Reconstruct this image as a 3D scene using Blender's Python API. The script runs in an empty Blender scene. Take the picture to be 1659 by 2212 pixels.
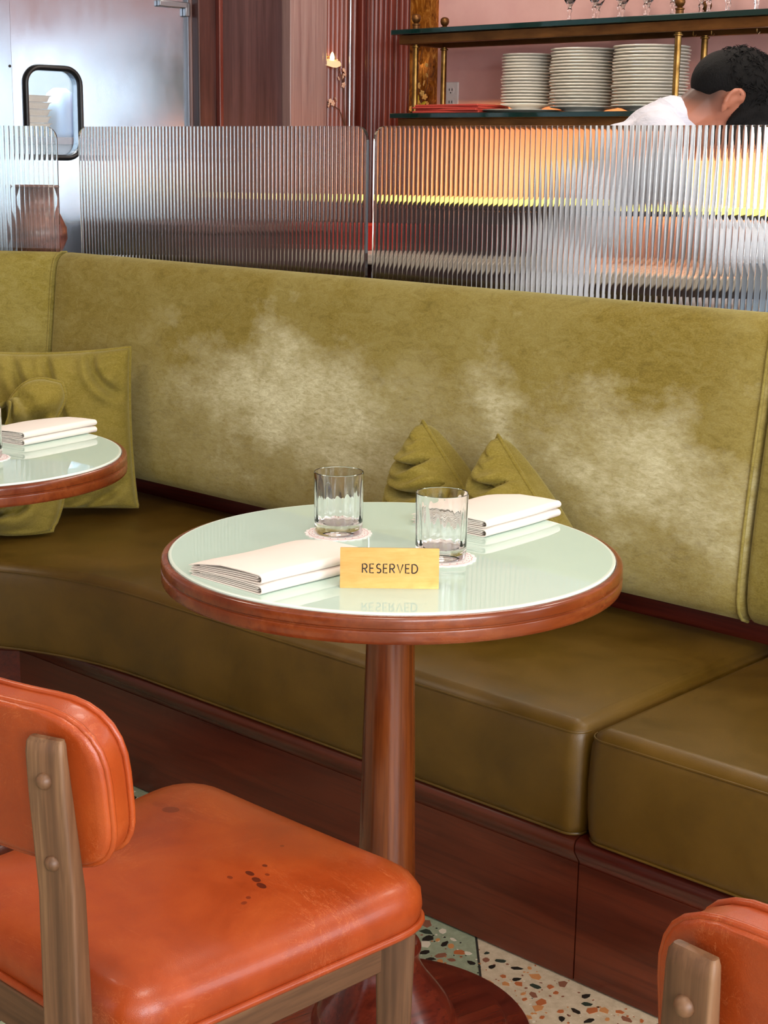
import bpy, bmesh, math, random
from math import sin, cos, pi, radians, sqrt, hypot, atan2
from mathutils import Vector, Matrix, noise as mnoise

random.seed(7)
scene = bpy.context.scene
COL = scene.collection

# ------------------------------------------------------------------ camera
EYE = 1.275
cam_d = bpy.data.cameras.new('camera')
cam = bpy.data.objects.new('camera', cam_d)
COL.objects.link(cam)
cam_d.sensor_fit = 'VERTICAL'
cam_d.sensor_height = 36.0
cam_d.sensor_width = 27.0
cam_d.lens = 3365 / 2212 * 36.0
PITCH, ROLL = radians(12.86), radians(0.88)
_f = Vector((0, cos(PITCH), -sin(PITCH)))
_r0 = Vector((1, 0, 0))
_u0 = _r0.cross(_f)
_r = _r0 * cos(ROLL) + _u0 * sin(ROLL)
_u = _u0 * cos(ROLL) - _r0 * sin(ROLL)
cam.matrix_world = Matrix(((_r.x, _u.x, -_f.x, 0), (_r.y, _u.y, -_f.y, 0), (_r.z, _u.z, -_f.z, EYE), (0, 0, 0, 1)))
cam_d.clip_start = 0.05
scene.camera = cam

# the banquette runs at an angle to the view: (s, v) are its own axes, s along it to the right, v away into it
TH = radians(47.42)
ROT = TH - pi / 2
SD = Vector((sin(TH), -cos(TH), 0))
VD = Vector((cos(TH), sin(TH), 0))
def P(s, v, z=0.0):
    return SD * s + VD * v + Vector((0, 0, z))

# ------------------------------------------------------------------ light
world = bpy.data.worlds.new('world')
scene.world = world
world.use_nodes = True
bg = world.node_tree.nodes['Background']
bg.inputs[0].default_value = (0.80, 0.88, 1.0, 1)
bg.inputs[1].default_value = 1.0

def area(name, loc, direction, sx, sy, power, color, spread=180):
    d = bpy.data.lights.new(name, 'AREA')
    d.shape = 'RECTANGLE'; d.size = sx; d.size_y = sy
    d.energy = power; d.color = color; d.spread = radians(spread)
    o = bpy.data.objects.new(name, d)
    COL.objects.link(o)
    o.location = loc
    o.rotation_euler = Vector(direction).to_track_quat('-Z', 'Y').to_euler()
    return o

DAY = (0.93, 0.96, 1.0)
for i, (v, pw) in enumerate(((-1.7, 125), (0.45, 140), (3.6, 64))):
    area('window_daylight', P(3.12, v, 1.75), -SD, 1.75, 1.9, pw, DAY)
for i, (s, pw) in enumerate(((-2.6, 3), (-0.2, 4.5))):
    area('front_daylight', P(s, -2.92, 1.65), VD, 1.9, 1.9, pw, (1.0, 0.95, 0.93))
for (s, v) in ((-3.0, 0.4), (-0.6, 0.6), (-2.2, 3.4), (-3.6, 4.0), (-0.4, 3.4)):
    area('ceiling_fill', P(s, v, 2.86), (0, 0, -1), 0.5, 0.5, 18, (1.0, 0.90, 0.78))  # warm fill added under the ceiling, no fitting modelled
area('back_window_daylight', P(-1.35, 4.90, 1.42), -VD, 2.85, .92, 15, (.84, .93, 1.0))
scene.view_settings.view_transform = 'Standard'
scene.view_settings.look = 'None'
scene.view_settings.gamma = 1.0
scene.view_settings.use_curve_mapping = False
scene.view_settings.exposure = 0.0
try:
    scene.cycles.use_denoising = True
    scene.cycles.max_bounces = 14
    scene.cycles.transmission_bounces = 12
    scene.cycles.sample_clamp_indirect = 6.0
except Exception:
    pass

# ------------------------------------------------------------------ helpers
def lin(h):
    if isinstance(h, str):
        h = h.lstrip('#')
        v = [int(h[i:i + 2], 16) / 255 for i in (0, 2, 4)]
        return tuple(x / 12.92 if x <= .04045 else ((x + .055) / 1.055) ** 2.4 for x in v) + (1.0,)
    return tuple(h) + (1.0,) if len(h) == 3 else tuple(h)

class NT:
    def __init__(self, m):
        self.t = m.node_tree; self.n = self.t.nodes; self.b = self.n['Principled BSDF']
    def add(self, typ, ins=None, **kw):
        nd = self.n.new(typ)
        for k, val in kw.items():
            setattr(nd, k, val)
        for k, val in (ins or {}).items():
            self.put(nd.inputs[k], val)
        return nd
    def put(self, sock, val):
        if hasattr(val, 'is_output'):
            self.t.links.new(val, sock)
        else:
            sock.default_value = val
    def coord(self, scale=(1, 1, 1), loc=(0, 0, 0), rot=(0, 0, 0)):
        tc = self.add('ShaderNodeTexCoord')
        mp = self.add('ShaderNodeMapping', {'Vector': tc.outputs['Object'], 'Scale': scale, 'Location': loc, 'Rotation': rot})
        return mp.outputs[0]
    def noise(self, vec, scale, detail=4, rough=.5, dist=0):
        return self.add('ShaderNodeTexNoise', {'Vector': vec, 'Scale': scale, 'Detail': detail, 'Roughness': rough, 'Distortion': dist}).outputs['Fac']
    def ramp(self, fac, stops):
        r = self.add('ShaderNodeValToRGB', {'Fac': fac})
        el = r.color_ramp.elements
        while len(el) < len(stops):
            el.new(0.5)
        for e, (p, c) in zip(el, stops):
            e.position = p; e.color = lin(c)
        return r.outputs['Color']
    def math(self, op, a, b=0.0, clamp=False):
        nd = self.add('ShaderNodeMath', operation=op, use_clamp=clamp)
        self.put(nd.inputs[0], a); self.put(nd.inputs[1], b)
        return nd.outputs[0]
    def mix(self, fac, a, b, mode='MIX'):
        nd = self.add('ShaderNodeMix', data_type='RGBA', blend_type=mode)
        self.put(nd.inputs['Factor'], fac)
        self.put(nd.inputs[6], a if hasattr(a, 'is_output') else lin(a))
        self.put(nd.inputs[7], b if hasattr(b, 'is_output') else lin(b))
        return nd.outputs[2]
    def bump(self, height, strength=.2, dist=.001):
        nd = self.add('ShaderNodeBump', {'Height': height, 'Strength': strength, 'Distance': dist})
        self.t.links.new(nd.outputs[0], self.b.inputs['Normal'])
        return nd
    def blob(self, vec, c, r):
        """1 at point c falling to 0 at distance r (r a number or per-axis sizes)"""
        if isinstance(r, (int, float)):
            r = (r, r, r)
        sub = self.add('ShaderNodeVectorMath', {0: vec, 1: c}, operation='SUBTRACT')
        div = self.add('ShaderNodeVectorMath', {0: sub.outputs[0], 1: r}, operation='DIVIDE')
        ln = self.add('ShaderNodeVectorMath', {0: div.outputs[0]}, operation='LENGTH')
        return self.math('SUBTRACT', 1.0, ln.outputs['Value'], True)

def mat(name, color='#808080', rough=.5, metal=0.0, spec=.5, coat=0.0, sheen=0.0, trans=0.0, ior=1.5, emit=None, estr=0.0):
    m = bpy.data.materials.new(name)
    m.use_nodes = True
    b = m.node_tree.nodes['Principled BSDF']
    b.inputs['Base Color'].default_value = lin(color)
    b.inputs['Roughness'].default_value = rough
    b.inputs['Metallic'].default_value = metal
    b.inputs['Specular IOR Level'].default_value = spec
    b.inputs['Coat Weight'].default_value = coat
    b.inputs['Coat Roughness'].default_value = .12
    b.inputs['Sheen Weight'].default_value = sheen
    b.inputs['Transmission Weight'].default_value = trans
    b.inputs['IOR'].default_value = ior
    if emit:
        b.inputs['Emission Color'].default_value = lin(emit)
        b.inputs['Emission Strength'].default_value = estr
    return m

def wood(name, dark, mid, light, axis=2, rough=.35, coat=.0, freq=9.0, wear=0.0, bump=.15):
    m = mat(name, mid, rough, coat=coat)
    n = NT(m)
    sc = [freq, freq, freq]; sc[axis] = .55
    v = n.coord(tuple(sc))
    a = n.noise(v, 2.2, 5, .6, .7)
    sc2 = [90, 90, 90]; sc2[axis] = 3.0
    b = n.noise(n.coord(tuple(sc2)), 1.6, 3, .6)
    col = n.ramp(a, [(.28, dark), (.5, mid), (.74, light)])
    col = n.mix(n.math('MULTIPLY', n.ramp(b, [(.36, '#ffffff'), (.52, '#000000')]), .45), col, dark)
    if wear:
        w = n.noise(n.coord((38, 38, 38)), 1.4, 6, .75)
        col = n.mix(n.math('MULTIPLY', n.ramp(w, [(.66, '#000000'), (.72, '#ffffff')]), wear), col, light)
    n.put(n.b.inputs['Base Color'], col)
    n.bump(b, bump, .0006)
    r = n.ramp(a, [(.3, (rough * .8,) * 3), (.7, (min(1, rough * 1.25),) * 3)])
    n.put(n.b.inputs['Roughness'], r)
    return m

def velvet(name, base='#857330', dark='#655622', pale='#a79c64', wear=()):
    m = mat(name, base, .85, spec=.2, sheen=.42)
    n = NT(m)
    n.b.inputs['Sheen Tint'].default_value = lin('#d8cf95')
    n.b.inputs['Sheen Roughness'].default_value = .45
    fine = n.noise(n.coord((170, 170, 330)), 1.5, 5, .7)
    big = n.noise(n.coord((3.2, 3.2, 3.2)), 1.5, 5, .6, .5)
    col = n.ramp(fine, [(.2, dark), (.5, base), (.82, '#9c8e4c')])
    col = n.mix(n.math('MULTIPLY', n.ramp(big, [(.42, '#000000'), (.68, '#ffffff')]), .34), col, pale)
    brush = n.noise(n.coord((16, 16, 34)), 1.5, 8, .74, 1.1)
    col = n.mix(n.math('MULTIPLY', n.ramp(brush, [(.48, '#000000'), (.72, '#ffffff')]), .42), col, pale)
    col = n.mix(n.math('MULTIPLY', n.ramp(brush, [(.30, '#ffffff'), (.47, '#000000')]), .55), col, dark)
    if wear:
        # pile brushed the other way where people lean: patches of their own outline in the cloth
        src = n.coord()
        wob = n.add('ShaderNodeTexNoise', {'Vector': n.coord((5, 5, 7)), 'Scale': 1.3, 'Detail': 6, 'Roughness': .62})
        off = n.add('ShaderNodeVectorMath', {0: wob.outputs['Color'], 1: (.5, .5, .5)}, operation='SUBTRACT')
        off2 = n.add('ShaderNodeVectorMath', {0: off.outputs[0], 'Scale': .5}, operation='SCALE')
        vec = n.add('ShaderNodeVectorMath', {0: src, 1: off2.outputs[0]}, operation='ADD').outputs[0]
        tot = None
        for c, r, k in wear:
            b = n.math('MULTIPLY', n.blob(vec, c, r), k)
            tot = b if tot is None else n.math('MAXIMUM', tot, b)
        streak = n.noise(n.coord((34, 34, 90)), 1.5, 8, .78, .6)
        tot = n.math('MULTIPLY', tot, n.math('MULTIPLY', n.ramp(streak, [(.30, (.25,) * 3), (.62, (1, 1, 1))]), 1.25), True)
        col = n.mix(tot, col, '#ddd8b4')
    n.put(n.b.inputs['Base Color'], col)
    n.bump(fine, .35, .0015)
    return m

def leather(name, base, dark, light, rough=.42, grain=420, coat=.0, scratch=0.0, spots=()):
    m = mat(name, base, rough, spec=.45, coat=coat)
    n = NT(m)
    a = n.noise(n.coord((6, 6, 6)), 1.3, 6, .6, .3)
    col = n.ramp(a, [(.3, dark), (.5, base), (.72, light)])
    if scratch:
        for k, (sc, rot) in enumerate((((9, 55, 30), (0, 0, .5)), ((50, 11, 30), (0, 0, -.4)))):
            w = n.noise(n.coord(sc, rot=rot), 1.0, 7, .7, 1.6)
            d = n.math('ABSOLUTE', n.math('SUBTRACT', w, .5))
            line = n.ramp(d, [(.0, '#ffffff'), (.008, '#000000')])
            gate = n.ramp(n.noise(n.coord((7, 7, 7), loc=(k * 3, 1, 2)), 1.2, 3), [(.5, '#000000'), (.66, '#ffffff')])
            col = n.mix(n.math('MULTIPLY', n.math('MULTIPLY', line, gate), scratch), col, '#f29a62')
    for c, r, k, tint in spots:
        bl = n.math('GREATER_THAN', n.blob(n.coord(), c, r), .02)
        col = n.mix(n.math('MULTIPLY', bl, k), col, tint)
    n.put(n.b.inputs['Base Color'], col)
    vo = n.add('ShaderNodeTexVoronoi', {'Vector': n.coord(), 'Scale': grain}, feature='DISTANCE_TO_EDGE').outputs['Distance']
    soft = n.noise(n.coord((9, 9, 9)), 1.5, 4)
    n.bump(n.math('ADD', n.math('MULTIPLY', vo, .9), n.math('MULTIPLY', soft, 1.2)), .16, .0012)
    n.put(n.b.inputs['Roughness'], n.ramp(a, [(.3, (rough * .85,) * 3), (.7, (rough * 1.2,) * 3)]))
    return m

class M:
    """collects geometry for ONE mesh object"""
    def __init__(self):
        self.v = []; self.f = []
    def add(self, vs, fs):
        k = len(self.v)
        self.v += [tuple(p) for p in vs]
        self.f += [tuple(i + k for i in f) for f in fs]
        return self
    def box(self, c, d, rz=0.0, taper=1.0):
        x, y, z = (q / 2 for q in d)
        vs = []
        for sz in (-1, 1):
            t = taper if sz > 0 else 1.0
            for sx, sy in ((-1, -1), (1, -1), (1, 1), (-1, 1)):
                px, py = sx * x * t, sy * y * t
                vs.append((c[0] + px * cos(rz) - py * sin(rz), c[1] + px * sin(rz) + py * cos(rz), c[2] + sz * z))
        return self.add(vs, [(3, 2, 1, 0), (4, 5, 6, 7), (0, 1, 5, 4), (1, 2, 6, 5), (2, 3, 7, 6), (3, 0, 4, 7)])
    def loft(self, rings, closed=True, cap0=True, cap1=True):
        n = len(rings[0]); vs = [p for r in rings for p in r]; fs = []
        for i in range(len(rings) - 1):
            for j in range(n if closed else n - 1):
                a, b = i * n + j, i * n + (j + 1) % n
                fs.append((a, b, b + n, a + n))
        if closed and cap0: fs.append(tuple(range(n - 1, -1, -1)))
        if closed and cap1: fs.append(tuple((len(rings) - 1) * n + j for j in range(n)))
        return self.add(vs, fs)
    def lathe(self, prof, n=48, c=(0, 0, 0), rf=None, cap0=True, cap1=True):
        rings = []
        for r, z in prof:
            rings.append([(c[0] + (rf(r, z, 2 * pi * k / n) if rf else r) * cos(2 * pi * k / n),
                           c[1] + (rf(r, z, 2 * pi * k / n) if rf else r) * sin(2 * pi * k / n), c[2] + z) for k in range(n)])
        return self.loft(rings, True, cap0, cap1)
    def tube(self, path, r, n=8, closed=False):
        pts = [Vector(p) for p in path]; L = len(pts); rings = []
        up = Vector((0, 0, 1)); prev = None
        for i, p in enumerate(pts):
            a = pts[i - 1] if (i > 0 or closed) else p
            b = pts[(i + 1) % L] if (i < L - 1 or closed) else p
            t = (b - a)
            t = t.normalized() if t.length > 1e-9 else Vector((0, 0, 1))
            if prev is None:
                prev = t.cross(up if abs(t.z) < .95 else Vector((1, 0, 0))).normalized()
            else:
                prev = (prev - t * prev.dot(t)).normalized()
            q = t.cross(prev)
            rr = r(i / max(1, L - 1)) if callable(r) else r
            rings.append([p + (prev * cos(2 * pi * k / n) + q * sin(2 * pi * k / n)) * rr for k in range(n)])
        if closed:
            rings.append(rings[0])
        return self.loft(rings, True, not closed, not closed)
    def ball(self, c, r, seg=16, rin=10, m=None):
        if isinstance(r, (int, float)): r = (r, r, r)
        vs = []; fs = []
        for i in range(rin + 1):
            th = pi * i / rin
            for k in range(seg):
                p = Vector((r[0] * sin(th) * cos(2 * pi * k / seg), r[1] * sin(th) * sin(2 * pi * k / seg), r[2] * cos(th)))
                if m is not None: p = m @ p
                vs.append(p + Vector(c))
        for i in range(rin):
            for k in range(seg):
                a, b = i * seg + k, i * seg + (k + 1) % seg
                fs.append((a, a + seg, b + seg, b))
        return self.add(vs, fs)
    def prism(self, poly, z0, z1, c=(0, 0, 0)):
        n = len(poly)
        vs = [(c[0] + x, c[1] + y, c[2] + z0) for x, y in poly] + [(c[0] + x, c[1] + y, c[2] + z1) for x, y in poly]
        fs = [tuple(range(n - 1, -1, -1)), tuple(range(n, 2 * n))] + [(i, (i + 1) % n, (i + 1) % n + n, i + n) for i in range(n)]
        return self.add(vs, fs)
    def mesh(self, name, m=None, smooth=None, weld=True):
        me = bpy.data.meshes.new(name)
        me.from_pydata(self.v, [], self.f)
        bm = bmesh.new(); bm.from_mesh(me)
        if weld: bmesh.ops.remove_doubles(bm, verts=bm.verts, dist=1e-6)
        bmesh.ops.recalc_face_normals(bm, faces=bm.faces)
        bm.to_mesh(me); bm.free()
        if m: me.materials.append(m)
        if smooth is not None:
            me.polygons.foreach_set('use_smooth', [True] * len(me.polygons))
            me.set_sharp_from_angle(angle=radians(smooth))
        return me
    def build(self, name, m, parent=None, smooth=40, bevel=0.0, seg=2, sub=0, weld=True):
        o = bpy.data.objects.new(name, self.mesh(name, m, smooth, weld))
        COL.objects.link(o)
        if parent: o.parent = parent
        if bevel:
            b = o.modifiers.new('bevel', 'BEVEL'); b.width = bevel; b.segments = seg; b.limit_method = 'ANGLE'; b.angle_limit = radians(40)
        if sub:
            b = o.modifiers.new('sub', 'SUBSURF'); b.levels = sub; b.render_levels = sub
        return o

def tag(o, label=None, cat=None, group=None, kind=None):
    if label: o['label'] = label
    if cat: o['category'] = cat
    if group: o['group'] = group
    if kind: o['kind'] = kind
    return o
def thing(name, label, cat, loc=(0, 0, 0), rz=0.0, group=None):
    o = bpy.data.objects.new(name, None)
    COL.objects.link(o)
    o.empty_display_size = .05
    o.location = loc; o.rotation_euler = (0, 0, rz)
    return tag(o, label, cat, group)
def place(o, loc, rz=0.0):
    o.location = loc; o.rotation_euler = (0, 0, rz)
    return o
def copy_tree(o, parent=None):
    c = o.copy(); COL.objects.link(c)
    c.parent = parent
    for ch in list(o.children): copy_tree(ch, c)
    return c
def arc(cx, cy, r, a0, a1, n):
    return [(cx + r * cos(radians(a0 + (a1 - a0) * i / n)), cy + r * sin(radians(a0 + (a1 - a0) * i / n))) for i in range(n + 1)]
def rrect(w, h, r, n=6):
    x, y = w / 2 - r, h / 2 - r
    return arc(x, y, r, 0, 90, n) + arc(-x, y, r, 90, 180, n) + arc(-x, -y, r, 180, 270, n) + arc(x, -y, r, 270, 360, n)

# ------------------------------------------------------------------ materials
MAHOG_Z = wood('mahogany_upright', '#481d0a', '#6f3613', '#8f5022', 2, .24, .15, wear=.10)
MAHOG_X = wood('mahogany_lengthwise', '#2c0c07', '#55190d', '#6f2a14', 0, .34, .12)
RIM_WOOD = wood('table_rim_wood', '#5e250f', '#743415', '#8a4722', 0, .24, .22, freq=7, wear=.25)
DARKWOOD = wood('dark_panel_wood', '#33201f', '#493030', '#573a38', 2, .45)
PALEWOOD = wood('rosy_pilaster_wood', '#84645f', '#987a74', '#a88c85', 2, .32, .2, freq=24)
REDWOOD = wood('red_fluted_wood', '#481d16', '#6c2c21', '#844030', 2, .30, .15)
WALNUT = wood('chair_walnut', '#452d1c', '#6b4a31', '#8b6747', 2, .48, .0, freq=16, wear=.15)
WALNUT_X = wood('chair_walnut_rail', '#452d1c', '#694931', '#876547', 0, .48, .0, freq=16, wear=.15)
WALNUT_Y = wood('chair_walnut_side_rail', '#452d1c', '#694931', '#876547', 1, .48, .0, freq=16, wear=.15)
SEAT_LEATHER = leather('olive_leather', '#5c4311', '#4f390d', '#664b16', .38, 300)
BRASS = mat('aged_brass', '#8a6a38', .34, 1.0)
_n = NT(BRASS); _n.put(_n.b.inputs['Base Color'], _n.ramp(_n.noise(_n.coord((14, 14, 14)), 1.5, 6, .65), [(.3, '#5e4522'), (.5, '#8f6c38'), (.75, '#a98854')]))
GLASS = mat('clear_glass', '#ffffff', 0.0, trans=1.0, ior=1.5)
STEEL = mat('brushed_steel', '#aeb9c6', .30, 1.0)
_n = NT(STEEL); _n.put(_n.b.inputs['Roughness'], _n.ramp(_n.noise(_n.coord((9, 9, 2)), 1.5, 6, .6), [(.3, (.13,) * 3), (.7, (.22,) * 3)])); _n.bump(_n.noise(_n.coord((1.2, 1.2, .8)), 1.2, 1), .06, .01)
BLACKRUB = mat('black_rubber', '#0c0d10', .38)
BLACKISH = mat('near_black', '#131114', .5)

# ================================================================== SETTING
def struct(name, mb, m, parent=None, smooth=40, bevel=0.0):
    """a piece of the room, its vertices given in (s, v, z)"""
    o = mb.build(name, m, parent, smooth, bevel)
    if parent is None:
        o.rotation_euler = (0, 0, ROT)
        tag(o, kind='structure')
    return o

S0, S1, V0, V1, CEIL = -4.7, 3.2, -3.0, 5.0, 2.9
GROUT = mat('floor_bed', '#4a473f', .7)
PINK = mat('pink_plaster', '#d9a7a0', .8)
_n = NT(PINK); _n.put(_n.b.inputs['Base Color'], _n.ramp(_n.noise(_n.coord((1.5, 1.5, 1.5)), 2, 5, .6), [(.3, '#cf9d98'), (.7, '#e0b3ab')]))
_n.bump(_n.noise(_n.coord(), 60, 4), .15, .002)
CREAMWALL = mat('cream_plaster', '#d8cbbd', .8)
CEILM = mat('ceiling_paint', '#e6dcd2', .85)
AMBER = mat('amber_glass', '#b06a1c', .18, .35)
_n = NT(AMBER); _n.put(_n.b.inputs['Base Color'], _n.ramp(_n.noise(_n.coord((30, 30, 12)), 1.5, 6, .7, 1.0), [(.35, '#54290c'), (.52, '#a0601c'), (.7, '#d9a04a')]))

# floor: a bed with two terrazzo slabs, a divider strip and the stones set in them
def clip(poly, keep):                                 # keep(p) >= 0
    out = []
    for i, p in enumerate(poly):
        q = poly[(i + 1) % len(poly)]
        a, b = keep(p), keep(q)
        if a >= 0: out.append(p)
        if a * b < 0:
            t = a / (a - b)
            out.append((p[0] + (q[0] - p[0]) * t, p[1] + (q[1] - p[1]) * t))
    return out
_m = M(); _m.box(((S0 + S1) / 2, (V0 + V1) / 2, -.06), (S1 - S0 + .2, V1 - V0 + .2, .10))
floor = struct('floor', _m, GROUT)
RINV = Matrix.Rotation(-ROT, 3, 'Z')
def slab_mat(name, a, b, c):
    m = mat(name, a, .22)
    n = NT(m)
    col = n.ramp(n.noise(n.coord((1, 1, 1)), 60, 6, .7), [(.3, b), (.5, a), (.7, c)])
    n.put(n.b.inputs['Base Color'], col)
    return m
GREENT = slab_mat('green_terrazzo_cement', '#98a186', '#89937a', '#a6ae93')
CREAMT = slab_mat('cream_terrazzo_cement', '#cdbb9f', '#bba88c', '#dccbb0')
room_w = [tuple(P(s, v)[:2]) for s, v in ((S0, V0), (S1, V0), (S1, V1), (S0, V1))]
DIVX = .1655
def world_piece(name, mb, m, smooth=None):            # world coordinates -> child of the floor
    mb.v = [tuple(RINV @ Vector(p)) for p in mb.v]
    return mb.build(name, m, floor, smooth)
world_piece('terrazzo_slab', M().prism(clip(room_w, lambda p: DIVX - .002 - p[0]), -.02, 0), GREENT)
world_piece('terrazzo_slab', M().prism(clip(room_w, lambda p: p[0] - DIVX - .002), -.02, 0), CREAMT)
world_piece('divider_strip', M().box((DIVX, 1.6, -.0095), (.0035, 2.9, .0195)), mat('dark_divider', '#2b2c28', .4))

def chip_poly(rng, r):
    n = rng.randint(5, 7); a0 = rng.random() * 6.28; el = rng.uniform(.55, 1.0)
    pts = []
    for k in range(n):
        a = a0 + 2 * pi * (k + rng.uniform(-.28, .28)) / n
        q = r * rng.uniform(.75, 1.1)
        pts.append((q * cos(a), q * el * sin(a)))
    t = rng.random() * 6.28
    return [(x * cos(t) - y * sin(t), x * sin(t) + y * cos(t)) for x, y in pts]
CHIPCOL = {}
for nm, c in (('terracotta', '#b5673c'), ('black', '#22241f'), ('white', '#ded2bd'), ('brown', '#8a5a45'), ('orange', '#c98a55'), ('forest', '#2b3a30')):
    CHIPCOL[nm] = slab_mat(nm + '_stone', c, *([c] * 2))
    _n = NT(CHIPCOL[nm]); _n.b.inputs['Base Color'].default_value = lin(c)
rng = random.Random(5)
shapes = {}
for nm in CHIPCOL:
    shapes[nm] = [M().prism(chip_poly(rng, .0128), -.002, .0005).mesh('terrazzo_chip', CHIPCOL[nm]) for _ in range(4)]
def in_view(x, y):
    return ((-.66 < x < -.40 and 2.05 < y < 2.32) or (-.32 < x < -.13 and 2.06 < y < 2.27) or (.03 < x < DIVX and 2.2 < y < 2.52)
            or (DIVX < x < .52 and 2.02 < y < 2.45))
nobj = 0
stuff = {nm: M() for nm in CHIPCOL}
cell = .0245
for ix in range(int(2.6 / cell)):
    for iy in range(int(2.2 / cell)):
        x = -1.5 + (ix + rng.uniform(.18, .82)) * cell; y = .95 + (iy + rng.uniform(.18, .82)) * cell
        if Vector((x, y, 0)).dot(VD) > 1.855 or abs(x - DIVX) < .012: continue
        green = x < DIVX
        if not green and rng.random() < .30: continue
        nm = rng.choice(['black', 'black', 'forest', 'white', 'white', 'terracotta', 'brown', 'orange'] if green else
                        ['terracotta', 'terracotta', 'orange', 'orange', 'black', 'black', 'brown', 'forest'])
        sc = rng.choice((.55, .75, .95, 1.08)) * rng.uniform(.9, 1.08) * (1.0 if green else .88)
        if in_view(x, y) and nobj < 300 and sc > .45:
            o = bpy.data.objects.new('terrazzo_chip', rng.choice(shapes[nm])); COL.objects.link(o)
            o.parent = floor
            o.location = RINV @ Vector((x, y, 0)); o.rotation_euler = (0, 0, rng.random() * 6.28); o.scale = (sc, sc, 1)
            nobj += 1
        else:
            stuff[nm].prism(chip_poly(rng, .0128 * sc), -.002, .0005, (x, y, 0))
        for _ in range(2):
            nm2 = rng.choice(list(CHIPCOL)) if green else rng.choice(['terracotta', 'orange', 'brown', 'white'])
            stuff[nm2].prism(chip_poly(rng, rng.uniform(.0012, .0032)), -.001, .0003,
                             (x + rng.choice((-1, 1)) * rng.uniform(.009, .0125), y + rng.choice((-1, 1)) * rng.uniform(.009, .0125), 0))
for nm in stuff:
    tag(world_piece('small_terrazzo_chips', stuff[nm], CHIPCOL[nm]), kind='stuff')

_m = M(); _m.box(((S0 + S1) / 2, (V0 + V1) / 2, CEIL + .05), (S1 - S0 + .2, V1 - V0 + .2, .1)); struct('ceiling', _m, CEILM)
BW0, BW1, BZ0, BZ1 = -2.80, .10, .95, 1.90             # window in the back wall, right of the frame
_m = M()
for a, b, z0, z1 in ((S0 - .1, BW0, 0, CEIL), (BW1, S1 + .1, 0, CEIL), (BW0, BW1, 0, BZ0), (BW0, BW1, BZ1, CEIL)):
    _m.box(((a + b) / 2, V1 + .05, (z0 + z1) / 2), (b - a, .1, z1 - z0))
wall_back = struct('wall_back', _m, PINK)
_m = M(); _c0, _z0 = (BW0 + BW1) / 2, (BZ0 + BZ1) / 2
for u, z, du, dz in ((BW0 + .02, _z0, .04, .95), (BW1 - .02, _z0, .04, .95), (_c0, BZ0 + .02, 2.9, .04), (_c0, BZ1 - .02, 2.9, .04)): _m.box((u, V1 + .05, z), (du, .07, dz))
_w = struct('window_6', _m, DARKWOOD)
struct('pane', M().box((_c0, V1 + .05, _z0), (2.86, .008, .88)), GLASS, _w)

# right and front walls with their tall windows (behind and beside the camera)
def window_wall(wname, k0, along, opens, lo, hi, at, m):
    mb = M(); edges = [lo] + [q for o in opens for q in o] + [hi]
    def bx(a, b, z0, z1):
        c, d = ((at, (a + b) / 2), (.1, b - a)) if along == 'v' else (((a + b) / 2, at), (b - a, .1))
        mb.box((*c, (z0 + z1) / 2), (*d, z1 - z0))
    for i in range(0, len(edges), 2): bx(edges[i], edges[i + 1], 0, CEIL)
    for a, b in opens: bx(a, b, 0, .5); bx(a, b, 2.75, CEIL)
    struct(wname, mb, m)
    for k, (a, b) in enumerate(opens):
        fr = M(); pane = M(); c = (a + b) / 2
        for (u, z, du, dz) in ((a + .03, 1.625, .06, 2.25), (b - .03, 1.625, .06, 2.25), (c, .53, b - a, .06), (c, 2.72, b - a, .06), (c, 1.625, .04, 2.2)):
            if along == 'v': fr.box((at, u, z), (.07, du, dz))
            else: fr.box((u, at, z), (du, .07, dz))
        w = struct('window_%d' % (k0 + k), fr, DARKWOOD)
        if along == 'v': pane.box((at, c, 1.625), (.008, b - a - .1, 2.15))
        else: pane.box((c, at, 1.625), (b - a - .1, .008, 2.15))
        struct('pane', pane, GLASS, w)
window_wall('wall_right', 1, 'v', ((-2.6, -.8), (-.45, 1.35), (2.7, 4.5)), V0, V1, S1 + .05, CREAMWALL)
window_wall('wall_front', 4, 's', ((-3.6, -1.6), (-1.2, .8)), S0, S1, V0 - .05, CREAMWALL)

# left wall: steel sheet, swing door, dark panel, pilaster, fluted panel
DV0, DV1, DZ = 3.192, 4.0, 2.08
_m = M()
_m.box((S0 - .05, (V0 + DV0) / 2, CEIL / 2), (.1, DV0 - V0, CEIL)).box((S0 - .05, (DV1 + V1) / 2, CEIL / 2), (.1, V1 - DV1, CEIL))
_m.box((S0 - .05, (DV0 + DV1) / 2, (CEIL + DZ) / 2), (.1, DV1 - DV0, CEIL - DZ))
wall_left = struct('wall_left', _m, PALEWOOD)
struct('steel_sheet', M().box((S0 + .006, 2.85, 1.05), (.012, .68, 2.1)), STEEL, wall_left, bevel=.002)
for z in (.4, .9, 1.556, 1.9):
    struct('rivet', M().ball((S0 + .013, 3.181, z), (.003, .005, .005), 10, 6), BLACKISH, wall_left)
struct('door_frame', M().box((S0 + .02, 4.046, 1.05), (.04, .088, 2.1)).box((S0 + .02, 3.64, 2.1), (.04, .9, .03)), wood('door_frame_wood', '#2a1512', '#43221d', '#54302a', 2, .4), wall_left, bevel=.004)
struct('frame_bead', M().box((S0 + .03, 4.098, 1.05), (.06, .02, 2.1)), REDWOOD, wall_left, bevel=.004)
struct('dark_panel', M().box((S0 + .008, 4.28, 1.3), (.016, .35, 2.6)), DARKWOOD, wall_left)
struct('pilaster', M().box((S0 + .03, 4.553, 1.3), (.06, .186, 2.6)), PALEWOOD, wall_left, bevel=.004)
struct('pilaster_bead', M().box((S0 + .025, 4.664, 1.3), (.05, .03, 2.6)), PALEWOOD, wall_left, bevel=.006)
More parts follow.
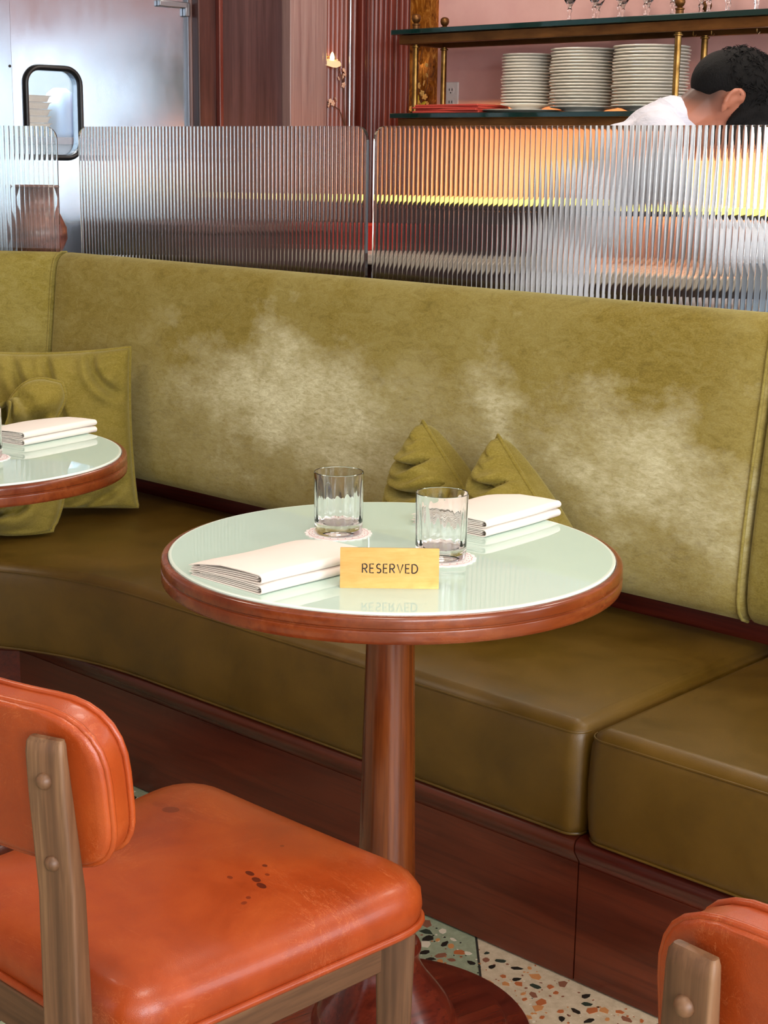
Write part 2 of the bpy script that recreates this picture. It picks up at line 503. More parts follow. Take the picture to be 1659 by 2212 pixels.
fl = M()
def flutes(mb, pts, z0, z1):                           # pts: outline in plan
    mb.loft([[(x, y, z0) for x, y in pts], [(x, y, z1) for x, y in pts]], False)
pts = []
nf = 8
for k in range(nf):
    a, b = 4.684 + .205 * k / nf, 4.684 + .205 * (k + 1) / nf
    for j in range(7):
        t = j / 6
        pts.append((S0 + .006 + .013 * sin(pi * t), a + (b - a) * t))
flutes(fl, pts, 0, 2.6)
struct('fluted_panel', fl, wood('deep_fluted_wood', '#4a1a0c', '#7d3216', '#9a4a22', 2, .28, .2), wall_left)
struct('panel_bead', M().box((S0 + .02, 4.908, 1.3), (.04, .030, 2.6)), REDWOOD, wall_left, bevel=.006)
struct('chrome_strip', M().tube([(S0 + .035, 4.826, .9), (S0 + .035, 4.826, 2.4)], .0055, 10), mat('chrome', '#dfe6ee', .08, 1.0), wall_left)

# fluted corner column between the left wall and the pink wall
pts = []
nf = 13
for k in range(nf):
    for j in range(8):
        a = radians(214 + 142 * (k + j / 8) / nf)
        r = .119 + .010 * abs(sin(pi * j / 8))
        pts.append((-4.60 + r * cos(a), 5.02 + r * sin(a)))
flutes(_c := M(), pts, 0, 2.6)
struct('trim_1', _c, REDWOOD)
# amber etched panel beside the column
struct('trim_2', M().box((-4.405, 4.992, 1.3), (.14, .016, 2.6)), AMBER)

# swing door with its gasketed window
door = struct('door_1', M(), STEEL)
wv, wz, ww, wh, wr = 3.405, 1.408, .205, .295, .05
inner = [(wv + x, wz + z) for x, z in rrect(ww, wh, wr, 6)]
def outer_for(p):                                      # radial match to the leaf edge
    dx, dz = p[0] - wv, p[1] - wz
    t = min([((DV1 - .004 - wv) / dx) if dx > 1e-6 else 1e9, ((DV0 + .004 - wv) / dx) if dx < -1e-6 else 1e9,
             ((DZ - .01 - wz) / dz) if dz > 1e-6 else 1e9, ((.01 - wz) / dz) if dz < -1e-6 else 1e9])
    return (wv + dx * t, wz + dz * t)
pin = list(inner)
corners = [(DV1 - .004, DZ - .01), (DV0 + .004, DZ - .01), (DV0 + .004, .01), (DV1 - .004, .01)]
def leaf_rings():
    outs = [outer_for(p) for p in pin]
    for c in corners:                                  # snap the nearest outer point to each corner
        k = min(range(len(outs)), key=lambda i: hypot(outs[i][0] - c[0], outs[i][1] - c[1]))
        outs[k] = c
    f, b = S0 - .012, S0 - .052
    return [[(f, x, z) for x, z in outs], [(f, x, z) for x, z in pin], [(b, x, z) for x, z in pin], [(b, x, z) for x, z in outs], [(f, x, z) for x, z in outs]]
mb = M(); mb.loft(leaf_rings(), True, False, False)
struct('door_leaf', mb, STEEL, door, smooth=30)
mb = M()
ring = []
for k in range(10):                                    # a fat half-round gasket
    a = pi * k / 9
    d = .021 * (.5 - .5 * cos(a)); h = .016 * sin(a)
    ring.append([(S0 - .012 + h, wv + x, wz + z) for x, z in rrect(ww - .006 + 2 * d, wh - .006 + 2 * d, wr - .003 + d, 8)])
mb.loft(ring, True, False, False)
struct('window_gasket', mb, BLACKRUB, door, smooth=60)
mb = M(); mb.loft([[(S0 - .028, wv + x, wz + z) for x, z in rrect(ww, wh, wr, 6)], [(S0 - .034, wv + x, wz + z) for x, z in rrect(ww, wh, wr, 6)]])
struct('window_pane', mb, GLASS, door, smooth=None)
struct('hinge_bracket', M().box((S0 - .002, 3.92, 1.815), (.02, .13, .022)).box((S0 - .002, 3.98, 1.80), (.02, .02, .05)), mat('grey_bracket', '#8c8f94', .35, .9), door, bevel=.003)

# the swing door hangs a little way into the kitchen, turned about its hinge side
_dl = radians(-5.0)
door.rotation_euler = (0, 0, ROT + _dl)
door.location = P(S0, DV1) - Matrix.Rotation(ROT + _dl, 3, 'Z') @ Vector((S0, DV1, 0))
# the kitchen seen through the door's window
KW = mat('kitchen_tile_white', '#cfe4ee', .35)
_m = M(); _m.box((-6.9, 3.6, 1.3), (.08, 4.2, 2.6)); struct('wall_kitchen', _m, KW)
_m = M(); _m.box((-5.85, 3.6, -.05), (2.1, 4.2, .1)); struct('floor_kitchen', _m, GROUT)
_m = M(); _m.box((-5.85, 3.6, 2.65), (2.1, 4.2, .1)); struct('ceiling_kitchen', _m, CEILM)
area('kitchen_light', P(-5.7, 3.3, 2.55), (0, 0, -1), 1.0, 1.0, 80, (.92, .97, 1.0))

# ================================================================== BEHIND THE BANQUETTE
LOCAL = ROT
def at(s, v, z=0.0): return P(s, v, z)

# kitchen bench and trays behind the door window
bench = thing('kitchen_bench', 'pale steel kitchen bench seen through the black-framed door window', 'bench', at(-5.45, 3.75), LOCAL)
M().box((0, 0, 1.315), (.5, .8, .03)).build('bench_top', STEEL, bench, bevel=.004)
M().box((0, 0, 1.30 / 2), (.46, .76, 1.30)).build('bench_body', mat('bench_grey', '#a9b4bb', .4), bench, bevel=.004)
TAN = mat('tan_tray', '#d2b381', .55)
for k in range(6):
    o = M().loft([[(x, y, 0) for x, y in rrect(.20, .115, .02)], [(x, y, .020) for x, y in rrect(.215, .13, .022)], [(x, y, .024) for x, y in rrect(.23, .145, .024)],
                  [(x, y, .024) for x, y in rrect(.20, .115, .02)], [(x, y, .006) for x, y in rrect(.19, .105, .02)]]).build('kitchen_tray', TAN, None, 40)
    place(o, at(-5.38, 3.70, 1.331 + k * .0265), LOCAL + .02 * (k % 2))
    tag(o, ['lowest tan tray in the stack behind the door window', 'second tan tray from the bottom behind the door window', 'third tan tray from the bottom behind the door window',
            'third tan tray from the top behind the door window', 'second tan tray from the top behind the door window', 'topmost tan tray in the stack behind the door window'][k], 'tray', 'tan trays stacked in the kitchen')
o = M().loft([[(x, y, z) for x, y in rrect(w, w * .8, w * .25)] for w, z in ((.10, 0), (.125, .02), (.13, .12), (.10, .17), (.05, .19))]).build('kitchen_bag', mat('pale_blue_plastic', '#a9c8e6', .4), None, 60)
tag(place(o, at(-5.33, 3.845, 1.331), LOCAL), 'pale blue plastic bag on the bench behind the door window', 'bag')
o = M().tube([(0, 0, 1.33), (0, 0, 1.75)], .016, 12).build('kitchen_post', mat('red_enamel', '#b5523d', .4), None)
tag(place(o, at(-5.24, 3.885), LOCAL), 'red upright post at right inside the door window', 'post')

# low dark cabinet in the passage in front of the steel door
cab = thing('service_cabinet', 'low dark wood cabinet in the passage behind the middle reeded panel', 'cabinet', at(-4.44, 3.94), LOCAL)
M().box((0, 0, .50), (.42, .58, 1.0)).build('cabinet_body', wood('cabinet_wood', '#1c0c0c', '#2e1516', '#3d1f1e', 2, .35), cab, bevel=.006)
M().box((.006, 0, 1.015), (.46, .62, .03)).build('cabinet_top', DARKWOOD, cab, bevel=.006)

# low ledge with a jug behind the left panel
led = thing('back_ledge', 'narrow grey ledge behind the left reeded panel', 'ledge', (-1.05, 4.36, 0))
M().box((0, 0, .975), (.62, .24, .03)).build('ledge_top', mat('grey_stone', '#8c8a8f', .3), led, bevel=.005)
M().box((0, .02, .48), (.58, .18, .96)).build('ledge_front', DARKWOOD, led, bevel=.004)
jug = thing('stoneware_jug', 'brown round-bellied jug blurred behind the left reeded panel', 'jug', (-.962, 4.34, .991), -pi / 2)
JUGM = mat('brown_stoneware', '#7a4a3c', .35)
_n = NT(JUGM); _n.put(_n.b.inputs['Base Color'], _n.ramp(_n.noise(_n.coord((4, 4, 12)), 2, 5, .6), [(.35, '#4d2c28'), (.6, '#8a5446')]))
M().lathe([(.045, 0), (.066, .02), (.079, .05), (.078, .08), (.062, .115), (.048, .14), (.046, .160), (.055, .182), (.060, .188), (.056, .190), (.042, .165), (.04, .12), (.05, .06)], 40, cap1=True).build('jug_body', JUGM, jug, 60)
M().tube([(-.045, 0, .165), (-.085, 0, .16), (-.105, 0, .12), (-.09, 0, .075), (-.075, 0, .06)], .008, 8).build('jug_handle', JUGM, jug, 60)
M().lathe([(.0575, .1865), (.0625, .189), (.0575, .1935), (.053, .189), (.0575, .1865)], 40, cap0=False, cap1=False).build('jug_rim', JUGM, jug, 60)

# back bar counter
bar = thing('bar_counter', 'dark wood back bar counter with a pale marble top', 'counter', at(-1.55, 4.62), LOCAL)
MARB = mat('pale_marble', '#d9cdc2', .22)
_n = NT(MARB); _n.put(_n.b.inputs['Base Color'], _n.ramp(_n.noise(_n.coord((2, 5, 5)), 2, 7, .65, 1.5), [(.4, '#b7a99f'), (.52, '#dbd0c6'), (.8, '#e6ddd4')]))
BARW = wood('bar_front_wood', '#1d0b08', '#351611', '#48211a', 0, .35)
M().box((0, -.005, .90), (6.0, .68, .04)).build('marble_top', MARB, bar, bevel=.006)
M().box((0, .03, .44), (5.96, .6, .88)).build('bar_front', BARW, bar)
for k in range(6):
    M().box((-2.5 + k * 1.0, -.275, .47), (.92, .016, .70)).build('bar_panel', BARW, bar, bevel=.004)

# lit ledge over the counter: a brass channel with a light strip
ledge = thing('lit_ledge', 'brass ledge with a glowing yellow light strip over the counter', 'light ledge', at(-3.25, 4.60), LOCAL)
M().box((0, .02, 1.112), (1.9, .16, .012)).build('ledge_plate', BRASS, ledge, bevel=.002)
M().box((0, -.058, 1.098), (1.9, .012, .016)).build('ledge_lip', BLACKISH, ledge, bevel=.002)
M().box((0, -.058, 1.119), (1.9, .010, .022)).build('light_strip', mat('lit_strip', '#f4d24a', .4, emit='#ffdf6a', estr=2.6), ledge)
for x in (-.93, -.36, .8):
    M().tube([(x, .02, .9205), (x, .02, 1.106)], .009, 10).build('ledge_leg', BRASS, ledge)
area('ledge_light', at(-3.35, 4.80, 1.135), VD * .9 + Vector((0, 0, .55)), 1.7, .05, 13, (1.0, .50, .17), 130)
area('counter_light', at(-2.6, 4.72, 1.10), VD + Vector((0, 0, .10)), .9, .05, 9, (1.0, .50, .17), 130)

CRATE = mat('purple_black_crate', '#17121c', .45)
for s, w, h, lab in ((-3.905, .50, .162, 'long purple-black crate under the glowing brass ledge'), (-3.465, .20, .165, 'short black crate under the ledge beside the bare gap')):
    cr = thing('bar_crate', lab, 'crate', at(s, 4.63, .9205), LOCAL, 'dark crates under the lit ledge')
    mb = M(); mb.loft([[(x, y, 0) for x, y in rrect(w - .02, .22, .02)], [(x, y, h) for x, y in rrect(w, .24, .02)], [(x, y, h) for x, y in rrect(w - .024, .216, .015)], [(x, y, .01) for x, y in rrect(w - .04, .2, .015)]])
    mb.build('crate_body', CRATE, cr, 40)
    for k in range(int(w / .05)): M().box((-w / 2 + .035 + k * .05, -.121, h * .5), (.012, .008, h * .8)).build('crate_rib', CRATE, cr)
o = M().box((0, 0, .05), (.16, .14, .10)).build('red_box', mat('red_card', '#b3261c', .5), None, bevel=.006)
tag(place(o, at(-4.25, 4.46, .9205), LOCAL + .2), 'red box on the marble counter at the gap between panels', 'box')
tub = thing('steel_tub', 'wide pale steel tub on the work bench in front of the bending man', 'tub', (1.08, 4.1, .9))
# it stands on its own work bench
bn = thing('steel_bench', 'steel work bench that the man leans over behind the panel', 'bench', (1.12, 4.12, 0), radians(-20))
M().box((0, 0, .885), (.75, .42, .03)).build('bench_top', mat('dull_steel', '#8d99aa', .5, .2), bn, bevel=.004)
M().box((0, 0, .80), (.70, .38, .14)).build('bench_apron', BLACKISH, bn, bevel=.004)
for sx in (-1, 1):
    for sy in (-1, 1):
        M().tube([(sx * .33, sy * .17, 0), (sx * .33, sy * .17, .74)], .016, 10).build('leg', BLACKISH, bn)
PSTEEL = mat('pale_steel', '#c9d6e6', .35, .6)
M().loft([[(x, y, .0005) for x, y in rrect(.36, .22, .05)], [(x, y, .12) for x, y in rrect(.42, .27, .06)], [(x, y, .125) for x, y in rrect(.44, .29, .065)], [(x, y, .12) for x, y in rrect(.40, .25, .055)], [(x, y, .01) for x, y in rrect(.34, .20, .05)]]).build('tub_body', PSTEEL, tub, 40)
M().tube([(-.225, -.05, .10), (-.25, -.05, .11), (-.25, .05, .11), (-.225, .05, .10)], .005, 8).build('tub_handle', STEEL, tub)
tub.rotation_euler = (0, 0, radians(-20))
soap = M().loft([[(x, y, z) for x, y in rrect(.05, .04, .01)] for z in (0, .06)]).build('small_box', mat('peach_card', '#d6a288', .6), None, bevel=.003)
tag(place(soap, at(-3.20, 4.36, .9205), LOCAL), 'small peach box on the counter edge behind the man', 'box')

# brass shelf rack with dark glass shelves
rack = thing('shelf_rack', 'brass two-tier shelf rack with dark green glass shelves against the pink wall', 'shelf', at(-2.6, 4.815), LOCAL)
EDGE = mat('green_glass_shelf', '#0b2a26', .06, spec=.6)
RAIL = mat('bronze_rail', '#6e4a26', .42, .75)
_n = NT(RAIL); _n.put(_n.b.inputs['Base Color'], _n.ramp(_n.noise(_n.coord((3, 12, 12)), 2, 5, .6), [(.3, '#573719'), (.7, '#84592c')]))
L0, L1 = -1.664, .15                                   # ends along the rack
for zt, first in ((1.756, True), (1.441, False)):
    M().box(((L0 + L1) / 2 - .015, 0, zt - .0095), (L1 - L0 + .03, .29, .019)).build('glass_shelf', EDGE, rack, bevel=.002)
    for y in (-.118, .118):
        M().box(((L0 + L1) / 2, y, zt - .0375), (L1 - L0, .022, .035)).build('rail', RAIL, rack, bevel=.002)
    for x in (L0 + .011, L1 - .011):
        M().box((x, 0, zt - .0375), (.022, .214, .035)).build('end_rail', RAIL, rack, bevel=.002)
for x in (-1.607, -.415, .08):
    for y in (-.095, .075):
        rf = lambda r, z, a: r * (1 - .05 * abs(sin(8 * a)))
        p = M().lathe([(.0125, .9205), (.0125, 1.402)], 32, (x, y, 0), rf).lathe([(.0115, 1.441), (.0115, 1.70)], 32, (x, y, 0), rf).build('post', BRASS, rack, 50)
        for z in (1.4415, 1.688, 1.394): M().lathe([(.012, z), (.0165, z + .002), (.0165, z + .006), (.012, z + .008)], 20, (x, y, 0)).build('collar', BRASS, p, 40)
        M().lathe([(.0135, 1.7565), (.0135, 1.772), (.016, 1.774), (.016, 1.778), (.008, 1.781), (.0145, 1.788), (.0178, 1.797), (.0165, 1.808), (.010, 1.814), (.001, 1.816)], 20, (x, y, 0)).build('finial', RAIL, p, 50)
for x in (-.36, -.29, -.12): M().tube([(x, -.09, 1.70), (x, -.09, 1.690), (x + .006, -.09, 1.684), (x + .012, -.09, 1.690)], .002, 6).build('hook', BRASS, rack)

# plates on the lower shelf: one object per plate
PLATE = mat('ivory_porcelain', '#efe9dd', .28)
def plate_mesh(R, nm):
    rf = lambda r, z, a: r * (1 + (.012 * sin(14 * a) if r > R * .9 else 0))
    prof = [(R * .52, .0005), (R * .55, 0), (R * .56, .004), (R * .66, .0095), (R * .72, .0122), (R * .95, .0166), (R * .99, .0182), (R, .0198), (R * .993, .0216), (R * .96, .0214), (R * .74, .0158), (R * .66, .0112), (R * .62, .0098), (R * .3, .0092)]
    return M().lathe(prof, 56, rf=rf).mesh(nm, PLATE, 50)
ORD = ['topmost', 'second', 'third', 'fourth', 'fifth', 'sixth', 'seventh', 'eighth', 'ninth', 'tenth', 'eleventh', 'twelfth', 'thirteenth', 'fourteenth', 'fifteenth', 'sixteenth', 'seventeenth', 'eighteenth', 'nineteenth', 'twentieth', 'twenty-first']
rngp = random.Random(3)
for (s, R, n, nm) in ((-3.728, .100, 17, 'left'), (-3.472, .1235, 19, 'middle'), (-3.183, .135, 19, 'right')):
    me = plate_mesh(R, 'dinner_plate')
    size = {'left': 'small', 'middle': 'medium', 'right': 'large'}[nm]
    for k in range(n):
        o = bpy.data.objects.new('dinner_plate', me); COL.objects.link(o)
        zoff = {'left': .0125, 'middle': .0005, 'right': .0005}[nm]
        place(o, at(s + rngp.uniform(-.003, .003), 4.82 + rngp.uniform(-.003, .003), 1.441 + zoff + k * .0112), rngp.random() * 6)
        t = n - 1 - k
        w = 'topmost' if t == 0 else ('lowest' if k == 0 else ORD[t] + ' from the top')
        tag(o, 'white plate, %s in the %s stack of %s plates' % (w, nm, size), 'plate', 'plates in the %s stack on the lower shelf' % nm)
o = M().lathe([(.09, .0002), (.11, 0), (.135, .005), (.155, .0095), (.156, .0115), (.13, .009), (.09, .0075)], 48).build('platter', PLATE, None, 50)
tag(place(o, at(-3.745, 4.82, 1.4412)), 'flat white platter under the left stack of plates', 'platter')

REDL = mat('coral_lacquer', '#c2493c', .35)
for k in range(4):
    tr = M().box((0, 0, .004), (.33 - .01 * (k % 2), .19, .0075)).build('red_folder', REDL, None, bevel=.002)
    place(tr, at(-4.04 + .008 * (k % 2), 4.80, 1.4415 + k * .0082), LOCAL + (.03, -.05, .02, -.02)[k])
    tag(tr, ('lowest coral red folder in the stack on the lower shelf', 'second coral red folder from the bottom of the stack', 'third coral red folder from the bottom of the stack', 'topmost coral red folder in the stack beside the plates')[k], 'folder', 'red folders on the lower shelf')

# stemmed glasses on the upper shelf
WG = [(.031, 0), (.032, .0015), (.018, .004), (.0065, .009), (.0052, .03), (.009, .038), (.009, .043), (.0055, .05), (.012, .062), (.027, .085), (.033, .12), (.031, .16), (.0295, .16), (.0315, .12), (.0255, .087), (.010, .066), (.001, .064)]
wg = M().lathe(WG, 32).mesh('wine_glass', GLASS, 50)
words = ['leftmost', 'second from the left', 'third from the left', 'fourth from the left', 'fifth from the left', 'sixth from the left', 'seventh from the left', 'last on the right']
for row, v in (('front', 4.755), ('rear', 4.865)):
    for k in range(8):
        s = -3.50 + k * .108 + (.045 if row == 'rear' else 0)
        if row == 'front' and k == 5: s += .035
        o = bpy.data.objects.new('wine_glass', wg); COL.objects.link(o)
        place(o, at(s, v, 1.7563), k)
        tag(o, 'clear stemmed glass on the upper shelf, %s in the %s row' % (words[k], row), 'wine glass', 'stemmed glasses on the upper shelf')

# outlet on the pink wall
ol = thing('wall_outlet', 'white double socket outlet on the pink wall', 'outlet', at(-4.255, 4.9999, 1.515), LOCAL)
WHITEP = mat('white_plastic', '#e3ddda', .35)
M().loft([[(x, 0, z) for x, z in rrect(.075, .118, .006)], [(x, -.005, z) for x, z in rrect(.07, .113, .006)]]).build('cover_plate', WHITEP, ol, bevel=.001)
for z in (-.024, .024):
    f = M().loft([[(x, -.005, z + q) for x, q in rrect(.034, .032, .012)], [(x, -.0075, z + q) for x, q in rrect(.032, .03, .011)]]).build('socket', WHITEP, ol)
    for bc, bd in (((-.007, -.0076, z + .004), (.003, .002, .010)), ((.007, -.0076, z + .004), (.003, .002, .010)), ((0, -.0076, z - .008), (.005, .002, .005))):
        M().box(bc, bd).build('slot', BLACKISH, f)

# sconce and pink blossom modelled in place of mirror reflections, golden branch beside
sc = thing('reflected_sconce', 'cream shell-shaped lamp modelled in place of its mirror reflection by the fluted panel', 'lamp', at(S0 + .030, 4.708, 1.645), LOCAL)
M().loft([[(.004 + .03 * q, -.052 * w + .1 * t * 0, h) for q, w, h in ((0, 1, -.0), (.6, .8, -.012), (1, .2, -.02), (1, -.2, -.02), (.6, -.9, -.010), (0, -1.25, .002), (.5, -.8, .008), (.9, 0, .006), (.5, .8, .008))] for t in (0,)] +
         [[(.004 + .012 * q, -.03 * w, h + .006) for q, w, h in ((0, 1, -.0), (.6, .8, -.012), (1, .2, -.02), (1, -.2, -.02), (.6, -.9, -.010), (0, -1.25, .002), (.5, -.8, .008), (.9, 0, .006), (.5, .8, .008))]]).build('shell_dish', mat('cream_shell', '#e7cfa6', .4, emit='#f0c890', estr=.35), sc, 50)
M().lathe([(.004, .006), (.009, .014), (.0095, .022), (.006, .034), (.001, .042)], 16, (.018, .0, 0)).build('bulb', mat('lit_bulb', '#ffe9b0', .4, emit='#ffd27a', estr=14), sc, 60)
M().tube([(.004, .02, .022), (.004, -.0, .024), (.004, -.09, .021)], .0015, 6).build('wire', BRASS, sc)
def blossom(name, lab, base, twig, flowers, col, r=.011, cat='branch'):
    b = thing(name, lab, cat, base, LOCAL)
    for t in twig: M().tube(t, lambda q: .0022 * (1 - .6 * q), 6).build('twig', mat('twig_brown', '#5a3a22', .7), b)
    fm = M()
    for k in range(5):
        a = 2 * pi * k / 5
        fm.ball((cos(a) * r * .55, sin(a) * r * .55, 0), (r * .5, r * .42, r * .22), 8, 5, Matrix.Rotation(a, 3, 'Z'))
    fm.ball((0, 0, r * .1), r * .2, 8, 5)
    me = fm.mesh('flower', mat(name + '_petal', col, .6), 60)
    for q, p in enumerate(flowers):
        o = bpy.data.objects.new('flower', me); COL.objects.link(o); o.parent = b
        o.location = p; o.rotation_euler = (radians(70 + 17 * (q % 3)), 0, radians(60 + 31 * (q % 5))); o.scale = (1, 1, 1) if q % 3 else (.75,) * 3
B0 = at(S0 + .02, 4.75, 1.36)  # pink blossom built solid in place of its mirror image
blossom('reflected_blossom', 'pale pink blossom branch modelled in place of its mirror reflection by the fluted panel', B0,
        [[(0, .07, -.1), (.006, .06, .05), (.002, .052, .20), (.008, .045, .33)], [(.003, .06, .04), (.012, .02, .10), (.01, -.05, .13), (.008, -.085, .11)], [(.003, .052, .19), (.014, .02, .25), (.012, .0, .27)]],
        [(.012, -.035, .135), (.012, -.02, .125), (.014, -.045, .118), (.014, -.005, .14), (.012, -.078, .118), (.012, -.083, .10), (.014, .042, .26), (.014, .05, .245), (.014, .036, .235), (.012, .02, .28), (.012, .0, .29), (.014, .04, .20), (.014, .012, .225)], '#dfb59a', .013)
B1 = at(-4.40, 4.97, 1.44)
blossom('golden_blossom', 'golden blossom branch in front of the amber panel', B1,
        [[(0, .0, -.1), (.01, -.005, .05), (-.02, 0, .17), (.02, 0, .30)], [(.01, -.005, .05), (.045, -.01, .12), (.05, -.01, .2)]],
        [(-.02, -.01, .17), (.0, -.01, .12), (.03, -.012, .13), (.045, -.012, .16), (.02, -.012, .09), (.035, -.012, .075), (.05, -.012, .05), (-.03, -.01, .22), (.02, -.01, .29), (.04, -.01, .20), (.0, -.012, .05), (-.04, -.01, .03), (.03, -.012, .02)], '#e2b565', .013)
lf = thing('yellow_sprig', 'yellow-green leafy sprig by the left end of the rack', 'plant', at(-4.37, 4.93, 1.30), LOCAL)
M().tube([(0, 0, 0), (.01, 0, .1), (.0, 0, .19)], .002, 6).build('stem', mat('sprig_green', '#7d7a1f', .6), lf)
lfm = M().ball((0, 0, 0), (.022, .009, .003), 8, 6).mesh('leaf', mat('yellow_leaf', '#c6ac2c', .55), 60)
for p, r in (((.02, 0, .185), .5), ((-.018, 0, .175), 2.4), ((.028, 0, .16), -.5), ((-.02, 0, .15), 3.3), ((.035, 0, .14), -.7), ((.0, -.01, .20), 1.4)):
    o = bpy.data.objects.new('leaf', lfm); COL.objects.link(o); o.parent = lf; o.location = p; o.rotation_euler = (radians(80), -r, 0)

# ================================================================== BANQUETTE
BASE = P(-2.0, 2.1)
bq = thing('banquette', 'long built-in corner banquette with green velvet back and olive leather seat', 'banquette', BASE, ROT)
RI = Matrix.Rotation(-ROT, 3, 'Z')
def bq_part(name, mb, m, parent=None, smooth=40, bevel=0.0):
    mb.v = [tuple(RI @ (Vector(p) - BASE)) for p in mb.v]
    return mb.build(name, m, parent or bq, smooth, bevel)
UD = -SD
LA = radians(175.0)
LD = Vector((cos(LA), sin(LA), 0))                     # direction of the short left wing
NL = Vector((sin(LA), -cos(LA), 0))   # its outward normal (away from the room)
MIT = (VD + NL) / (1 + VD.dot(NL))                      # mitre direction at the corner
def sweep(profile, stations, cap=True):
    """profile: closed list of (d, z), d outward from the front line; stations: (base point, outward direction, inset)"""
    n = len(profile)
    nor = []
    area2 = sum(profile[i][0] * profile[(i + 1) % n][1] - profile[(i + 1) % n][0] * profile[i][1] for i in range(n))
    sg = 1 if area2 > 0 else -1
    for i in range(n):
        a, b = profile[i - 1], profile[(i + 1) % n]
        tx, tz = b[0] - a[0], b[1] - a[1]; l = hypot(tx, tz) or 1
        nor.append((-tz / l * sg, tx / l * sg))
    rings = []
    for base, out, ins in stations:
        rings.append([base + out * (d + nx * ins) + Vector((0, 0, z + nz * ins)) for (d, z), (nx, nz) in zip(profile, nor)])
    return M().loft(rings, True, cap, cap)

VREF = 2.396
prof_v = [(2.46, .50), (2.43, .488), (2.395, .486), (2.366, .489), (2.345, .497), (2.332, .512), (2.326, .535), (2.325, .57), (2.328, .63), (2.335, .70), (2.344, .77), (2.354, .84),
          (2.364, .91), (2.371, .96), (2.377, .988), (2.385, 1.006), (2.397, 1.017), (2.415, 1.023), (2.437, 1.022), (2.452, 1.014), (2.46, .995)]
prof = [(v - VREF, z) for v, z in prof_v]
CB = P(-3.343, VREF)                                    # corner of the two backs
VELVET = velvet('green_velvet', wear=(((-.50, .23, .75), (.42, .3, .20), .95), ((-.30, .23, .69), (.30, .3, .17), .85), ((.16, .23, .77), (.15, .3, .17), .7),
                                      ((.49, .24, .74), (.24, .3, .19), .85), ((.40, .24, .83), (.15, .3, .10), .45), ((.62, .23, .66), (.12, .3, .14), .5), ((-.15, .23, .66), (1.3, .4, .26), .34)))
VELVET2 = velvet('green_velvet_wing', base='#877831')
def along(s0, s1, n):
    st = [(s0, .010), (s0 + (s1 - s0) / abs(s1 - s0) * .004, .004), (s0 + (s1 - s0) / abs(s1 - s0) * .012, .0)]
    return [(P(s, VREF), VD, i) for s, i in st] + [(P(s0 + (s1 - s0) * k / n, VREF), VD, 0) for k in range(1, n)]
main_st = along(-1.297, -3.343, 24) + [(CB - UD * .012, MIT, .0), (CB - UD * .004, MIT, .004), (CB - UD * .001, MIT, .009)]
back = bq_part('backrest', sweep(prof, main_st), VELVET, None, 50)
def seam_local(parent, base, out, r=.0030):
    pts = [base + out * (d - .0005) + Vector((0, 0, z)) for d, z in prof[3:19]]
    bq_part('piping', M().tube(pts, r, 8), VELVET2, parent, 60)
seam_local(back, P(-1.303, VREF), VD)
right_st = along(-1.291, .62, 14) + [(P(.62, VREF), VD, 0)]
bq_part('backrest', sweep(prof, right_st), VELVET2, None, 50)
left_st = [(CB + LD * .001, MIT, .009), (CB + LD * .004, MIT, .004), (CB + LD * .012, MIT, 0)] + [(CB + LD * (.15 + .22 * k), NL, 0) for k in range(7)]
lb = bq_part('backrest', sweep(prof, left_st), VELVET2, None, 50)
seam_local(lb, CB + LD * .006, MIT)

# seat cushions
def offset_loop(pts, d):
    n = len(pts); out = []
    ar = sum(pts[i][0] * pts[(i + 1) % n][1] - pts[(i + 1) % n][0] * pts[i][1] for i in range(n))
    sg = 1 if ar > 0 else -1
    for i in range(n):
        a, b, c = pts[i - 1], pts[i], pts[(i + 1) % n]
        t1 = Vector((b[0] - a[0], b[1] - a[1], 0)); t2 = Vector((c[0] - b[0], c[1] - b[1], 0))
        t1 = t1.normalized() if t1.length else t1; t2 = t2.normalized() if t2.length else t2
        n1 = Vector((-t1.y, t1.x, 0)) * sg; n2 = Vector((-t2.y, t2.x, 0)) * sg
        m = (n1 + n2) / max(.3, 1 + n1.dot(n2))
        out.append((b[0] + m.x * d, b[1] + m.y * d))
    return out
def seat_cushion(outline, seam_pts):
    rings = []
    for ins, z in ((.012, .2502), (.003, .256), (0, .268), (-.003, .30), (-.004, .345), (-.002, .39), (0, .408), (.003, .4185), (.008, .426), (.015, .431), (.023, .4345), (.027, .4355)):
        rings.append([(x, y, z) for x, y in offset_loop(outline, ins)])
    c = bq_part('seat_cushion', M().loft(rings), SEAT_LEATHER, None, 60)
    bq_part('piping', M().tube([(x, y, .4205) for x, y in seam_pts], .0017, 6), SEAT_LEATHER, c, 60)
    bq_part('piping', M().tube([(x, y, .2535) for x, y in offset_loop(outline, .004)][:len(seam_pts)], .0024, 6), SEAT_LEATHER, c, 60)
def xy(p): return (p.x, p.y)
VF = 1.85
lf0 = Vector((-.742, 3.142, 0))
# corner of the two front lines
den = LD.dot(VD)
tt = (VF - lf0.dot(VD)) / den
KC = lf0 + LD * tt
tl = .27
a_, b_ = KC - UD * tl, KC + LD * tl
curve = []
for k in range(15):
    t = k / 14
    curve.append(xy(a_ * (1 - t) ** 2 + KC * 2 * t * (1 - t) + b_ * t * t))
sR = -1.286
cor = [xy(P(sR - .03 + .03 * cos(a), VF + .03 - .03 * sin(a))) for a in [pi / 2 * k / 6 for k in range(7)]]
s_a = -(a_.dot(UD))
front = cor + [xy(P(sR - .03 + (s_a - sR + .03) * k / 8, VF)) for k in range(1, 8)] + curve + [xy(KC + LD * q) for q in (.5, .8, 1.2)]
CS = CB + MIT * .055
outl = front + [xy(CS + LD * 1.25), xy(CS + LD * .6), xy(CS), xy(P(-2.6, VREF + .055)), xy(P(-1.9, VREF + .055)), xy(P(sR, VREF + .055))]
